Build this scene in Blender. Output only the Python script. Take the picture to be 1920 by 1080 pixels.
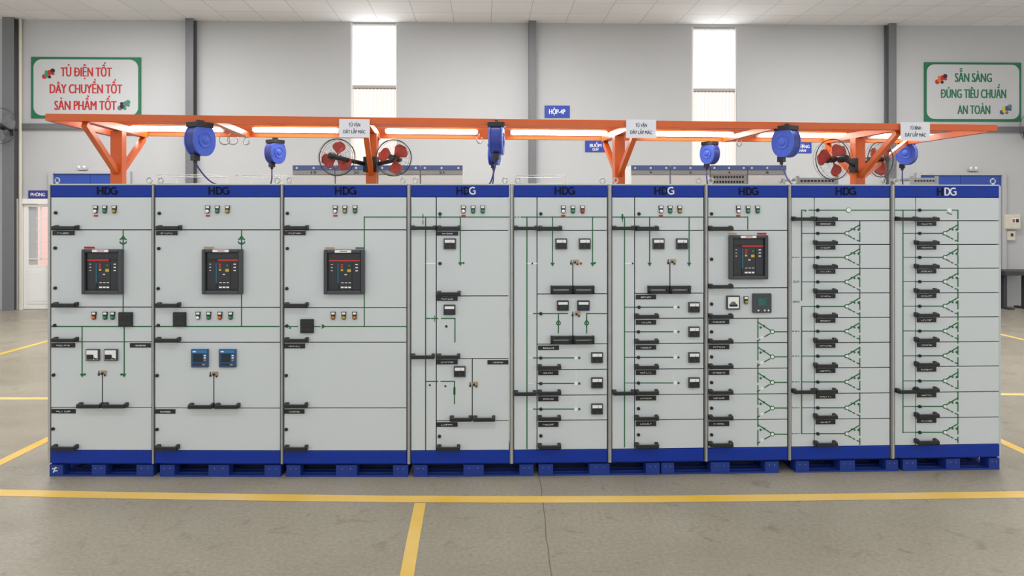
import bpy, math, random
from mathutils import Vector, Matrix
random.seed(7)
for o in list(bpy.data.objects): bpy.data.objects.remove(o)
SC = bpy.context.scene
COL = SC.collection
# ------------------------------------------------------------------ camera
F, CX, HY, HC = 1387.0, 943.0, 405.0, 2.08      # focal length (px of a 1920 frame), vanishing point, eye height (m)
cd = bpy.data.cameras.new('camera'); cam = bpy.data.objects.new('camera', cd); COL.objects.link(cam)
cam.location = (0, 0, HC); cam.rotation_euler = (math.pi/2, 0, 0)
cd.sensor_width = 36; cd.lens = F*36/1920
cd.shift_x = (960-CX)/1920; cd.shift_y = -(540-HY)/1920
cd.clip_start = 0.05; cd.clip_end = 200
SC.camera = cam
SC.view_settings.view_transform = 'Standard'; SC.view_settings.look = 'None'
SC.view_settings.gamma = 1; SC.view_settings.use_curve_mapping = False
SC.view_settings.exposure = 0.52
# ------------------------------------------------------------------ sky and lights
wd = bpy.data.worlds.new('overcast_sky'); SC.world = wd; wd.use_nodes = True
wd.node_tree.nodes['Background'].inputs[0].default_value = (0.975, 0.99, 1.0, 1)
wd.node_tree.nodes['Background'].inputs[1].default_value = 0.85
sd = bpy.data.lights.new('sun', 'SUN'); sd.energy = 9.0; sd.angle = math.radians(6)
so = bpy.data.objects.new('sun', sd); COL.objects.link(so); so.rotation_euler = (math.radians(-58), 0, math.radians(6))
for lx in (-7.5, 0, 7.5):  # unseen overhead lights; the rear rows are added to brighten the back of the hall
    for ly, le in ((1.0, 60), (5.6, 60), (9.6, 112), (13.2, 178)):
        ld = bpy.data.lights.new('unseen_ceiling_light', 'AREA'); ld.shape = 'RECTANGLE'; ld.size = 2.4; ld.size_y = 1.2
        ld.energy = le; ld.color = (1, 0.985, 0.97)
        lo = bpy.data.objects.new('unseen_ceiling_light', ld); COL.objects.link(lo); lo.location = (lx, ly, 6.40)
# ------------------------------------------------------------------ helpers
def lin(c): return tuple(((x/255)/12.92 if x/255 <= .04045 else ((x/255+.055)/1.055)**2.4) for x in c)
MATS = {}
def mat(name, rgb, rough=.5, metal=0., vary=.06, scale=6., emit=0., spec=.5):
    if name in MATS: return MATS[name]
    m = bpy.data.materials.new(name); m.use_nodes = True; nt = m.node_tree; b = nt.nodes['Principled BSDF']
    c = lin(rgb)
    b.inputs['Roughness'].default_value = rough; b.inputs['Metallic'].default_value = metal
    b.inputs['Specular IOR Level'].default_value = spec
    if emit:
        b.inputs['Base Color'].default_value = (*c, 1)
        b.inputs['Emission Color'].default_value = (*c, 1); b.inputs['Emission Strength'].default_value = emit
    else:
        tc = nt.nodes.new('ShaderNodeTexCoord'); nz = nt.nodes.new('ShaderNodeTexNoise')
        nz.inputs['Scale'].default_value = scale; nz.inputs['Detail'].default_value = 5
        mx = nt.nodes.new('ShaderNodeMix'); mx.data_type = 'RGBA'
        mx.inputs[6].default_value = (*[max(0, x*(1-vary)) for x in c], 1); mx.inputs[7].default_value = (*[min(1, x*(1+vary)) for x in c], 1)
        nt.links.new(tc.outputs['Object'], nz.inputs['Vector']); nt.links.new(nz.outputs['Fac'], mx.inputs[0])
        nt.links.new(mx.outputs[2], b.inputs['Base Color'])
    MATS[name] = m; return m

class MB:
    def __init__(s): s.v = []; s.f = []; s.m = []; s.sm = []
    def add(s, vs, fs, mi=0, sm=False):
        n = len(s.v); s.v += [tuple(v) for v in vs]
        for f in fs: s.f.append(tuple(n+i for i in f)); s.m.append(mi); s.sm.append(sm)
    def box(s, x0, x1, y0, y1, z0, z1, mi=0):
        x0, x1 = sorted((x0, x1)); y0, y1 = sorted((y0, y1)); z0, z1 = sorted((z0, z1))
        vs = [(x0,y0,z0),(x1,y0,z0),(x1,y1,z0),(x0,y1,z0),(x0,y0,z1),(x1,y0,z1),(x1,y1,z1),(x0,y1,z1)]
        s.add(vs, [(3,2,1,0),(4,5,6,7),(0,1,5,4),(1,2,6,5),(2,3,7,6),(3,0,4,7)], mi); return s
    def obox(s, p, q, w, h, mi=0, up=(0,0,1)):
        p = Vector(p); q = Vector(q); d = (q-p).normalized(); up = Vector(up)
        if abs(d.dot(up)) > .98: up = Vector((0,1,0))
        a = d.cross(up).normalized(); b = a.cross(d).normalized()
        vs = []
        for e in (p, q):
            for sa, sb in ((-1,-1),(1,-1),(1,1),(-1,1)): vs.append(e + a*(sa*w/2) + b*(sb*h/2))
        s.add(vs, [(0,1,2,3),(7,6,5,4),(0,4,5,1),(1,5,6,2),(2,6,7,3),(3,7,4,0)], mi); return s
    def strip(s, a, b, w, y0, y1, mi=0):         # flat bar drawn on a front face (x,z pairs)
        a = Vector(a); b = Vector(b); d = (b-a)
        if d.length < 1e-6: return s
        d.normalize(); n = Vector((-d.y, d.x))*(w/2)
        pts = [a-n, b-n, b+n, a+n]
        return s.prism([(p.x, p.y) for p in pts], y0, y1, mi)
    def prism(s, poly, y0, y1, mi=0):            # polygon in x,z pushed along y
        ar = sum(poly[i][0]*poly[(i+1) % len(poly)][1]-poly[(i+1) % len(poly)][0]*poly[i][1] for i in range(len(poly)))
        if ar < 0: poly = poly[::-1]
        n = len(poly)
        vs = [(x, y0, z) for x, z in poly] + [(x, y1, z) for x, z in poly]
        fs = [tuple(range(n)), tuple(range(2*n-1, n-1, -1))]
        for i in range(n): j = (i+1) % n; fs.append((i, n+i, n+j, j))
        s.add(vs, fs, mi); return s
    def cyl(s, p, q, r, n=14, mi=0, r2=None, sm=True):
        p = Vector(p); q = Vector(q); d = (q-p).normalized(); r2 = r if r2 is None else r2
        a = d.orthogonal().normalized(); b = d.cross(a)
        vs = []
        for e, rr in ((p, r), (q, r2)):
            for k in range(n): t = 2*math.pi*k/n; vs.append(e + a*(rr*math.cos(t)) + b*(rr*math.sin(t)))
        s.add(vs, [(k, (k+1) % n, n+(k+1) % n, n+k) for k in range(n)], mi, sm)
        s.add(vs, [tuple(range(n-1, -1, -1)), tuple(range(n, 2*n))], mi); return s
    def tube(s, pts, r, n=8, mi=0, closed=False):
        pts = [Vector(p) for p in pts]; m = len(pts); vs = []; a = None
        for i, p in enumerate(pts):
            d = (pts[(i+1) % m]-pts[i-1]) if closed else (pts[min(i+1, m-1)]-pts[max(i-1, 0)])
            d.normalize()
            a = d.orthogonal() if a is None else (a - d*a.dot(d))
            if a.length < 1e-5: a = d.orthogonal()
            a = a.normalized(); b = d.cross(a)
            for k in range(n): t = 2*math.pi*k/n; vs.append(p + a*(r*math.cos(t)) + b*(r*math.sin(t)))
        fs = []
        for i in range(m if closed else m-1):
            for k in range(n):
                j = (i+1) % m; fs.append((i*n+k, i*n+(k+1) % n, j*n+(k+1) % n, j*n+k))
        if not closed: fs += [tuple(range(n-1, -1, -1)), tuple(range((m-1)*n, m*n))]
        s.add(vs, fs, mi, True); return s
    def ring(s, c, R, r, axis=(0,1,0), n=32, k=6, mi=0):
        c = Vector(c); d = Vector(axis).normalized(); a = d.orthogonal().normalized(); b = d.cross(a)
        return s.tube([c + a*(R*math.cos(2*math.pi*i/n)) + b*(R*math.sin(2*math.pi*i/n)) for i in range(n)], r, k, mi, True)
    def lathe(s, prof, n=32, mi=0, c=(0,0,0), axis='y', sm=True):   # prof: (radius, position along axis)
        vs = []
        for r, h in prof:
            for k in range(n):
                t = 2*math.pi*k/n
                p = (r*math.cos(t), h, r*math.sin(t)) if axis == 'y' else (r*math.cos(t), r*math.sin(t), h)
                vs.append((p[0]+c[0], p[1]+c[1], p[2]+c[2]))
        fs = []
        for i in range(len(prof)-1):
            for k in range(n): fs.append((i*n+k, i*n+(k+1) % n, (i+1)*n+(k+1) % n, (i+1)*n+k))
        fs += [tuple(range(n)), tuple(range(len(prof)*n-1, (len(prof)-1)*n-1, -1))]
        s.add(vs, fs, mi, sm); return s
    def mesh(s, name, mats):
        me = bpy.data.meshes.new(name); me.from_pydata(s.v, [], s.f)
        for m in (mats if isinstance(mats, (list, tuple)) else [mats]): me.materials.append(m)
        me.polygons.foreach_set('material_index', s.m); me.polygons.foreach_set('use_smooth', s.sm)
        import bmesh
        bm = bmesh.new(); bm.from_mesh(me); bmesh.ops.recalc_face_normals(bm, faces=bm.faces); bm.to_mesh(me); bm.free()
        me.update(); return me
    def build(s, name, mats, parent=None, loc=(0,0,0), rot=None, bevel=0.):
        return put(s.mesh(name, mats), name, parent, loc, rot, bevel)
def put(me, name, parent=None, loc=(0,0,0), rot=None, bevel=0.):
    o = bpy.data.objects.new(name, me); COL.objects.link(o)
    if parent: o.parent = parent
    o.location = loc
    if rot: o.rotation_euler = rot
    if bevel:
        b = o.modifiers.new('bevel', 'BEVEL'); b.width = bevel; b.segments = 2; b.limit_method = 'ANGLE'
    return o
def tag(o, label=None, cat=None, group=None, kind=None):
    if label: o['label'] = label
    if cat: o['category'] = cat
    if group: o['group'] = group
    if kind: o['kind'] = kind
    return o
def thing(name, label, cat, loc=(0,0,0), rz=0, group=None):
    o = bpy.data.objects.new(name, None); COL.objects.link(o); o.location = loc; o.rotation_euler = (0,0,rz); o.empty_display_size = .1
    return tag(o, label, cat, group)
def copy_tree(o, parent=None):
    c = o.copy(); COL.objects.link(c)
    if parent: c.parent = parent
    for ch in [x for x in bpy.data.objects if x.parent == o]: copy_tree(ch, c)
    return c
def text_mesh(s, bold):
    cu = bpy.data.curves.new('lettering', 'FONT'); cu.body = s; cu.align_x = 'LEFT'; cu.offset = bold; cu.resolution_u = 3
    ob = bpy.data.objects.new('lettering', cu); COL.objects.link(ob)
    dg = bpy.context.evaluated_depsgraph_get(); me = bpy.data.meshes.new_from_object(ob.evaluated_get(dg))
    vs = [tuple(v.co) for v in me.vertices]; fs = [tuple(p.vertices) for p in me.polygons]
    bpy.data.objects.remove(ob); bpy.data.curves.remove(cu); bpy.data.meshes.remove(me); return vs, fs
def text_mb(mb, s, x, z, w, h, y, mi=0, bold=.018, thick=.002):    # lettering centred on (x, z), cap height h, total width w, front face at y
    vs, fs = text_mesh(s.replace('Đ', 'D'), 0.)
    xs = [v[0] for v in vs]; W = max(xs)-min(xs); mid = (max(xs)+min(xs))/2
    sx = w/W; sz = h/.70
    for k in (-1, 0, 1): mb.add([(x+(v[0]-mid+k*bold)*sx, y-.0002*k, z-h/2+v[1]*sz) for v in vs], fs, mi)
    for i, ch in enumerate(s):                     # the crossed D
        if ch == 'Đ':
            dv, _ = text_mesh('D', 0.); dw = max(v[0] for v in dv)-min(v[0] for v in dv)
            pv, _ = text_mesh(s[:i+1].replace('Đ', 'D'), 0.); l = max(v[0] for v in pv)-dw
            mb.box(x+(l-.10-mid)*sx, x+(l+.36-mid)*sx, y-.0003, y, z-h*.06, z+h*.08, mi)
class Plane:                                       # an upright plane through two floor points; converts measured pixels to metres on it
    def __init__(s, p0, p1):
        s.p0 = Vector(p0); d = Vector(p1)-s.p0; s.L = d.length; s.d = d/s.L; s.a = math.atan2(d.y, d.x)
    def u(s, px, off=0.):                          # off > 0: nearer to the camera
        k = (px-CX)/F; p = s.p0 + Vector((s.d.y, -s.d.x))*off
        return (k*p.y-p.x)/(s.d.x-k*s.d.y)
    def uz(s, px, py, off=0.):
        u = s.u(px, off); p = s.p0 + Vector((s.d.y, -s.d.x))*off
        return u, HC-(py-HY)*(p.y+u*s.d.y)/F
    def at(s, u, off=0., z=0.):
        p = s.p0 + s.d*u + Vector((s.d.y, -s.d.x))*off
        return Vector((p.x, p.y, z))
def fl(px, py, z=0.):                              # pixel -> point on a level plane at height z
    D = (HC-z)*F/(py-HY); return Vector(((px-CX)*D/F, D, z))
# ------------------------------------------------------------------ materials
M_wall = mat('wall_paint', (182,183,185), .7, vary=.025, scale=1.2)
M_col = mat('column_grey_paint', (106,108,112), .5, vary=.05)
M_white = mat('white_paint', (232,232,230), .45, vary=.02)
M_door = mat('cabinet_grey_enamel', (203,210,212), .38, vary=.012, scale=3)
M_gap_shade = mat('door_gap_shade', (34,36,37), .7)  # near-black colour standing in for the shade inside door gaps
M_edge = mat('galvanised_steel', (178,178,176), .4, .35, vary=.15, scale=14)
M_trim_shade = mat('trim_steel_shaded', (136,137,136), .45, .3, vary=.12, scale=14)  # darker copy of the trim steel, shade put into its colour
M_side = mat('cabinet_side_enamel', (190,196,193), .45, vary=.03)
M_black = mat('black_plastic', (22,24,26), .42, vary=.1)
M_blk2 = mat('charcoal_plastic', (62,65,70), .45, vary=.06)
M_blk3 = mat('dark_panel_plastic', (36,38,44), .35, vary=.06)
M_green = mat('green_line_film', (10,98,50), .5)
M_white2 = mat('white_print', (238,238,236), .5, vary=.01)
M_red = mat('red_plastic', (186,44,36), .4)
M_yel = mat('yellow_plastic', (206,176,40), .4)
M_org = mat('orange_plastic', (206,112,38), .4)
M_lgreen = mat('green_plastic', (34,138,88), .35)
M_olive = mat('olive_lens', (160,152,40), .35)
M_teal = mat('teal_strip', (28,92,118), .4)
M_screen = mat('dark_screen_glass', (22,44,52), .15)
M_tan = mat('brass_lock', (176,150,120), .4, .5)
M_mblue = mat('blue_meter_plastic', (38,74,112), .35)
M_orange = mat('orange_enamel', (204,90,26), .34, vary=.05)
M_navy = mat('navy_lettering', (4,7,22), .6, spec=.2)
M_pallet = mat('blue_pallet_paint', (14,50,136), .65, vary=.16, scale=9)
M_reel = mat('blue_reel_shell', (62,92,196), .35, vary=.05)
M_reel2 = mat('dark_blue_reel_rim', (36,54,140), .42)
M_cable = mat('blue_hose', (50,58,120), .45)
M_fanred = mat('red_fan_blade', (176,62,50), .35)
M_wire = mat('fan_guard_wire', (52,54,56), .45, .3)
M_steel = mat('bright_steel', (180,182,182), .3, .8)
M_signblue = mat('blue_sign_plate', (34,62,160), .5)
M_signpur = mat('indigo_sign_plate', (46,44,128), .5)
M_paper = mat('white_board', (222,224,232), .6, vary=.015)
M_panel = mat('sign_panel_white', (186,188,190), .6, vary=.015)
M_sgreen = mat('green_sign_paint', (18,104,70), .5)
M_sred = mat('red_sign_paint', (178,30,32), .5)
M_sgrey = mat('grey_sign_paint', (92,104,112), .5)
M_dblue = mat('blue_door_paint', (38,70,158), .5, vary=.05)
M_fgrey = mat('grey_door_frame', (176,177,178), .5)
M_beige = mat('beige_plastic', (206,200,184), .5)
M_table = mat('dark_table_laminate', (54,54,56), .5)
M_rearw = mat('rear_cabinet_enamel', (224,226,224), .45)
M_rearb = mat('rear_cabinet_blue', (84,106,160), .5)
M_mesh = mat('grey_perforated_steel', (158,160,160), .45, .3)

def perforated_blue():
    m = mat('perforated_blue_enamel', (8,54,164), .48, spec=.3); nt = m.node_tree; b = nt.nodes['Principled BSDF']
    tc = nt.nodes.new('ShaderNodeTexCoord'); sp = nt.nodes.new('ShaderNodeSeparateXYZ'); nt.links.new(tc.outputs['Object'], sp.inputs[0])
    def math_(op, a, c=None):
        n = nt.nodes.new('ShaderNodeMath'); n.operation = op
        if isinstance(a, float): n.inputs[0].default_value = a
        else: nt.links.new(a, n.inputs[0])
        if c is not None:
            if isinstance(c, float): n.inputs[1].default_value = c
            else: nt.links.new(c, n.inputs[1])
        return n.outputs[0]
    sx = math_('SINE', math_('MULTIPLY', sp.outputs[0], 2*math.pi/.018)); sz = math_('SINE', math_('MULTIPLY', sp.outputs[2], 2*math.pi/.018))
    dots = math_('GREATER_THAN', math_('MULTIPLY', sx, sz), .45)
    old = b.inputs['Base Color'].links[0].from_socket
    mx = nt.nodes.new('ShaderNodeMix'); mx.data_type = 'RGBA'; mx.inputs[7].default_value = (*lin((2,18,84)), 1)
    nt.links.new(dots, mx.inputs[0]); nt.links.new(old, mx.inputs[6]); nt.links.new(mx.outputs[2], b.inputs['Base Color'])
    return m
M_blue = perforated_blue()

def floor_material():
    m = bpy.data.materials.new('polished_concrete'); m.use_nodes = True; nt = m.node_tree; b = nt.nodes['Principled BSDF']
    tc = nt.nodes.new('ShaderNodeTexCoord')
    def noise(sc, det, dis=0.):
        n = nt.nodes.new('ShaderNodeTexNoise'); n.inputs['Scale'].default_value = sc; n.inputs['Detail'].default_value = det; n.inputs['Distortion'].default_value = dis
        nt.links.new(tc.outputs['Object'], n.inputs['Vector']); return n.outputs['Fac']
    def ramp(fac, stops):
        r = nt.nodes.new('ShaderNodeValToRGB'); nt.links.new(fac, r.inputs[0])
        r.color_ramp.elements[0].position, r.color_ramp.elements[1].position = stops[0][0], stops[1][0]
        r.color_ramp.elements[0].color = (*stops[0][1], 1); r.color_ramp.elements[1].color = (*stops[1][1], 1); return r.outputs[0]
    big = ramp(noise(.55, 6, .6), ((.3, lin((146,139,122))), (.72, lin((165,158,141)))))
    fine = ramp(noise(38, 8), ((.3, (.80,.80,.80)), (.7, (1.08,1.08,1.08))))
    spots = ramp(noise(5, 9, 1.2), ((.27, (.74,.72,.70)), (.40, (1,1,1))))
    def mul(a, c):
        x = nt.nodes.new('ShaderNodeMix'); x.data_type = 'RGBA'; x.blend_type = 'MULTIPLY'; x.inputs[0].default_value = 1
        nt.links.new(a, x.inputs[6]); nt.links.new(c, x.inputs[7]); return x.outputs[2]
    nt.links.new(mul(mul(big, fine), spots), b.inputs['Base Color'])
    rr = ramp(noise(2.2, 5), ((.3, (.27,)*3), (.7, (.48,)*3))); nt.links.new(rr, b.inputs['Roughness'])
    b.inputs['Specular IOR Level'].default_value = .55
    bp = nt.nodes.new('ShaderNodeBump'); bp.inputs['Strength'].default_value = .08; bp.inputs['Distance'].default_value = .01
    nt.links.new(noise(60, 6), bp.inputs['Height']); nt.links.new(bp.outputs[0], b.inputs['Normal'])
    return m
M_floor = floor_material()
M_crack = mat('dark_crack', (116,110,100), .8)
def worn_yellow():
    m = bpy.data.materials.new('worn_yellow_paint'); m.use_nodes = True; nt = m.node_tree; b = nt.nodes['Principled BSDF']
    tc = nt.nodes.new('ShaderNodeTexCoord'); n = nt.nodes.new('ShaderNodeTexNoise'); n.inputs['Scale'].default_value = 1.1; n.inputs['Detail'].default_value = 6
    nt.links.new(tc.outputs['Object'], n.inputs['Vector'])
    r = nt.nodes.new('ShaderNodeValToRGB'); nt.links.new(n.outputs['Fac'], r.inputs[0]); e = r.color_ramp.elements
    e[0].position = .35; e[0].color = (*lin((222,178,52)), 1); e[1].position = .68; e[1].color = (*lin((232,202,132)), 1)
    nt.links.new(r.outputs[0], b.inputs['Base Color']); b.inputs['Roughness'].default_value = .5
    return m
M_yellow = worn_yellow()
def ceiling_material():
    m = bpy.data.materials.new('ceiling_tiles'); m.use_nodes = True; nt = m.node_tree; b = nt.nodes['Principled BSDF']
    tc = nt.nodes.new('ShaderNodeTexCoord'); br = nt.nodes.new('ShaderNodeTexBrick')
    br.offset = 0; br.inputs['Scale'].default_value = 1; br.inputs['Brick Width'].default_value = .84; br.inputs['Row Height'].default_value = .80
    br.inputs['Mortar Size'].default_value = .009; br.inputs['Mortar Smooth'].default_value = .2
    br.inputs['Color1'].default_value = (*lin((238,237,240)), 1); br.inputs['Color2'].default_value = (*lin((232,231,234)), 1); br.inputs['Mortar'].default_value = (*lin((200,196,193)), 1)
    nt.links.new(tc.outputs['Object'], br.inputs['Vector']); nt.links.new(br.outputs['Color'], b.inputs['Base Color']); b.inputs['Roughness'].default_value = .7
    return m
def translucent(name, rgb, amount=.9):
    m = bpy.data.materials.new(name); m.use_nodes = True; nt = m.node_tree; out = nt.nodes['Material Output']
    t = nt.nodes.new('ShaderNodeBsdfTranslucent'); d = nt.nodes.new('ShaderNodeBsdfDiffuse'); mx = nt.nodes.new('ShaderNodeMixShader')
    tc = nt.nodes.new('ShaderNodeTexCoord'); w = nt.nodes.new('ShaderNodeTexWave'); w.inputs['Scale'].default_value = 3.2; w.inputs['Distortion'].default_value = .6
    cm = nt.nodes.new('ShaderNodeMix'); cm.data_type = 'RGBA'; c = lin(rgb)
    cm.inputs[6].default_value = (*[x*.93 for x in c], 1); cm.inputs[7].default_value = (*c, 1)
    nt.links.new(tc.outputs['Object'], w.inputs['Vector']); nt.links.new(w.outputs['Fac'], cm.inputs[0])
    nt.links.new(cm.outputs[2], t.inputs[0]); d.inputs[0].default_value = (*c, 1); mx.inputs[0].default_value = amount
    nt.links.new(d.outputs[0], mx.inputs[1]); nt.links.new(t.outputs[0], mx.inputs[2]); nt.links.new(mx.outputs[0], out.inputs[0])
    return m
M_poly = translucent('translucent_sheet', (250,250,250))
M_poly2 = translucent('translucent_sheet_pinkish', (156,143,138))
def clear_glass():
    m = bpy.data.materials.new('clear_glass'); m.use_nodes = True; nt = m.node_tree; out = nt.nodes['Material Output']
    t = nt.nodes.new('ShaderNodeBsdfTransparent'); g = nt.nodes.new('ShaderNodeBsdfGlossy'); g.inputs['Roughness'].default_value = .05
    mx = nt.nodes.new('ShaderNodeMixShader'); mx.inputs[0].default_value = .08
    nt.links.new(t.outputs[0], mx.inputs[1]); nt.links.new(g.outputs[0], mx.inputs[2]); nt.links.new(mx.outputs[0], out.inputs[0]); return m
M_glass = clear_glass()
M_tube = mat('fluorescent_tube_glow', (255,246,238), .4, emit=14.)

# ================================================================== THE SETTING
WALL = Plane(((0-CX)*16.45/F, 16.45), ((1920-CX)*17.05/F, 17.05))
CEIL = 6.45
def wz(py, px=960): return WALL.uz(px, py)[1]
# floor with the hairline crack running away from the camera
mb = MB(); mb.box(-24, 24, -5, 19, -.15, 0)
cp = []
for i in range(26):
    t = i/25; y = 3.2+(5.95-3.2)*t; cp.append((.287+.006*math.sin(9*t)+random.uniform(-.004,.004), y))
for (xa, ya), (xb, yb) in zip(cp, cp[1:]):
    w = .0035; mb.add([(xa-w,ya,.0008),(xa+w,ya,.0008),(xb+w,yb,.0008),(xb-w,yb,.0008)], [(0,1,2,3)], 1)
tag(mb.build('floor', [M_floor, M_crack]), kind='structure')
# back wall with its openings (u0, u1, z0, z1)
def op(px0, px1, z0, z1): return (WALL.u(px0), WALL.u(px1), z0, z1)
W1 = op(657, 744, .9, wz(44)); W2 = op(1297, 1381, .9, wz(48)); D1 = op(37, 112, 0, wz(377, 60))
mb = MB(); u = -6.; UEND = WALL.L+6
for o_ in sorted((W1, W2, D1)):
    mb.box(u, o_[0], 0, .2, 0, CEIL)
    if o_[2] > 0: mb.box(o_[0], o_[1], 0, .2, 0, o_[2])
    mb.box(o_[0], o_[1], 0, .2, o_[3], CEIL); u = o_[1]
mb.box(u, UEND, 0, .2, 0, CEIL)
wall = mb.build('wall_back', M_wall, loc=WALL.at(0), rot=(0,0,WALL.a)); tag(wall, kind='structure')
cl = MB().box(-7, UEND+1, -19.5, .2, 0, .12).build('ceiling', ceiling_material(), loc=WALL.at(0, 0, CEIL), rot=(0,0,WALL.a)); tag(cl, kind='structure')
def on_wall(mb, name, mats, off=0., **k): return mb.build(name, mats, loc=WALL.at(0, off), rot=(0,0,WALL.a), **k)
# steel columns (H sections) and the horizontal girt
n = 0
for x0, x1 in ((5,27), (348,363), (992,1005), (1666,1680)):
    n += 1; a, b = WALL.u(x0, .2), WALL.u(x1, .2); mb = MB()
    mb.box(a, b, -.22, -.205, 0, CEIL); mb.box(a, b, -.015, -.001, 0, CEIL); m_ = (a+b)/2; mb.box(m_-.02, m_+.02, -.205, -.015, 0, CEIL)
    tag(on_wall(mb, 'trim_%d' % n, M_col), kind='structure')
z0, z1 = wz(245), wz(235)
cuts = [(-6, W1[0]), (W1[0], W1[1]), (W1[1], W2[0]), (W2[0], W2[1]), (W2[1], UEND)]
tag(on_wall(MB().box(-6, UEND, -.07, -.001, z0, z1), 'trim_5', M_col), kind='structure')
mb = MB(); mb.cyl((WALL.u(36,.1), -.06, 0), (WALL.u(36,.1), -.06, CEIL), .035); tag(on_wall(mb, 'trim_6', M_beige), kind='structure')
# tall translucent windows
for i, (o_, py) in enumerate(((W1, 163), (W2, 166))):
    u0, u1, z0, z1 = o_; zm = wz(py); mb = MB(); f = .045
    mb.box(u0, u0+f, .02, .14, z0, z1); mb.box(u1-f*.5, u1, .02, .14, z0, z1)
    fr = on_wall(mb, 'window_%d' % (i+1), M_white); tag(fr, kind='structure')
    mb = MB(); mb.box(u0+f, u1-f*.5, .02, .12, z1-.04, z1); mb.box(u0+f, u1-f*.5, .02, .12, zm-.03, zm+.03); mb.box(u0+f, u1-f*.5, .02, .12, z0, z0+.05)
    o = mb.build('window_bar', mat('window_bar_grey', (168,166,164), .5), parent=fr)
    for (za, zb, mm) in ((zm+.03, z1-.04, M_poly), (z0+.05, zm-.03, M_poly2)):
        vs = []; fs = []; N = 96
        for k in range(N+1):
            uu = u0+f+(u1-u0-1.5*f)*k/N; yy = .09+.012*math.sin(k*2*math.pi/8)
            vs += [(uu, yy, za), (uu, yy, zb)]
            if k: fs.append((2*k-2, 2*k, 2*k+1, 2*k-1))
        mb = MB(); mb.add(vs, fs, 0, True); mb.build('window_pane', mm, parent=fr)
# white half-glazed door, left
u0, u1, z0, z1 = D1; mb = MB()
za, zb = wz(497, 60), wz(388, 60); ga, gb = WALL.u(51), WALL.u(100)
mb.box(u0+.07, ga, .03, .09, .01, z1-.07); mb.box(gb, u1-.07, .03, .09, .01, z1-.07)
mb.box(ga, gb, .03, .09, .01, za); mb.box(ga, gb, .03, .09, zb, z1-.07)
mb.box(ga-.02, gb+.02, .018, .03, .12, za-.1); mb.box(ga+.04, gb-.04, .012, .018, .18, za-.16)
dr = on_wall(mb, 'door_1', M_white, bevel=.006); tag(dr, kind='structure')
mb = MB(); mb.box(u0-.05, u0+.06, -.03, .2, 0, z1+.05); mb.box(u1-.06, u1+.05, -.03, .2, 0, z1+.05); mb.box(u0+.06, u1-.06, -.03, .2, z1-.06, z1+.05)
mb.build('door_frame', M_white, parent=dr)
MB().box(ga, gb, .055, .062, za, zb).build('door_glass', M_glass, parent=dr)
mb = MB()
mb.box(ga+(gb-ga)*.47-.03, ga+(gb-ga)*.47+.0, .075, .095, za, zb); mb.box(ga, gb, .075, .09, za+.12, za+.15)
for k in range(1, 5): mb.box(ga+.14, gb, .078, .086, za+(zb-za)*k/5-.005, za+(zb-za)*k/5+.005)
mb.build('door_grille', M_white, parent=dr)
MB().box(ga-.06, ga+.14, .10, .16, .1, zb+.1).build('curtain', M_fgrey, parent=dr)
# outside the door: a pinkish masonry wall and pavement
mb = MB(); mb.box(WALL.u(76, -3.2), 3.0, 3.0, 3.3, -.2, 5.0)
tag(on_wall(mb, 'wall_outside', mat('pink_render', (226,176,168), .8)), kind='structure')
mb = MB(); mb.box(-9, UEND+3, .2, 12, -.3, -.02); tag(on_wall(mb, 'floor_outside', mat('grey_pavement', (176,172,166), .9)), kind='structure')
# blue double doors in grey frames
for i, (xa, xb, ytop, pa, pb) in enumerate(((95, 248, 321, 106, 236), (1714, 1882, 324, 1768, 1872))):
    u0, u1 = WALL.u(xa), WALL.u(xb); z1 = wz(ytop, xa); mb = MB(); w = .1
    mb.box(u0, u0+w, -.10, -.001, 0, z1); mb.box(u1-w, u1, -.10, -.001, 0, z1); mb.box(u0+w, u1-w, -.10, -.001, z1-.06, z1)
    fr = on_wall(mb, 'door_%d' % (i+2), M_fgrey, bevel=.005); tag(fr, kind='structure')
    um = (u0+u1)/2
    for a, b in ((u0+w+.005, um-.004), (um+.004, u1-w-.005)):
        mb = MB(); mb.box(a, b, -.06, -.005, .01, z1-.065); mb.box(a+.12, b-.12, -.07, -.06, .25, z1/2-.1); mb.box(a+.12, b-.12, -.07, -.06, z1/2+.1, z1-.3)
        mb.build('door_leaf', M_dblue, parent=fr, bevel=.004)
    mb = MB()
    for s in (-.06, .06): mb.cyl((um+s, -.13, 1.0), (um+s, -.13, 1.3), .015); mb.box(um+s-.01, um+s+.01, -.13, -.06, 1.02, 1.05); mb.box(um+s-.01, um+s+.01, -.13, -.06, 1.25, 1.28)
    mb.build('door_handle', M_steel, parent=fr)
# painted floor lines: two edges given by point pairs on the floor
def floor_line(name, a, b):
    mb = MB(); vs = []; fs = []
    for i in range(len(a)): vs += [(a[i].x, a[i].y, .0015), (b[i].x, b[i].y, .0015)]
    for i in range(len(a)-1): fs.append((2*i, 2*i+1, 2*i+3, 2*i+2))
    mb.add(vs, fs); tag(mb.build(name, M_yellow), kind='structure')
KN = [(-60,916.5), (0,918), (240,923), (480,926.5), (720,929.5), (960,930.5), (1200,930), (1440,927.5), (1680,924.5), (1920,921), (1990,920)]
floor_line('trim_7', [fl(x, y) for x, y in KN], [fl(x, y+12.5) for x, y in KN])
floor_line('trim_8', [fl(777.5,943.2), fl(763,1010), fl(749.5,1080), fl(738,1140)], [fl(798.5,943.2), fl(787,1010), fl(776,1080), fl(766,1140)])
for k, (x, ya, yb) in enumerate(((-4.24, 5.42, 12.6), (4.60, 5.44, 12.6), (-7.57, 4, 15.5), (8.75, 4, 15.5))):
    floor_line('trim_%d' % (9+k), [Vector((x-.05, ya, 0)), Vector((x-.05, yb, 0))], [Vector((x+.05, ya, 0)), Vector((x+.05, yb, 0))])
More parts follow.
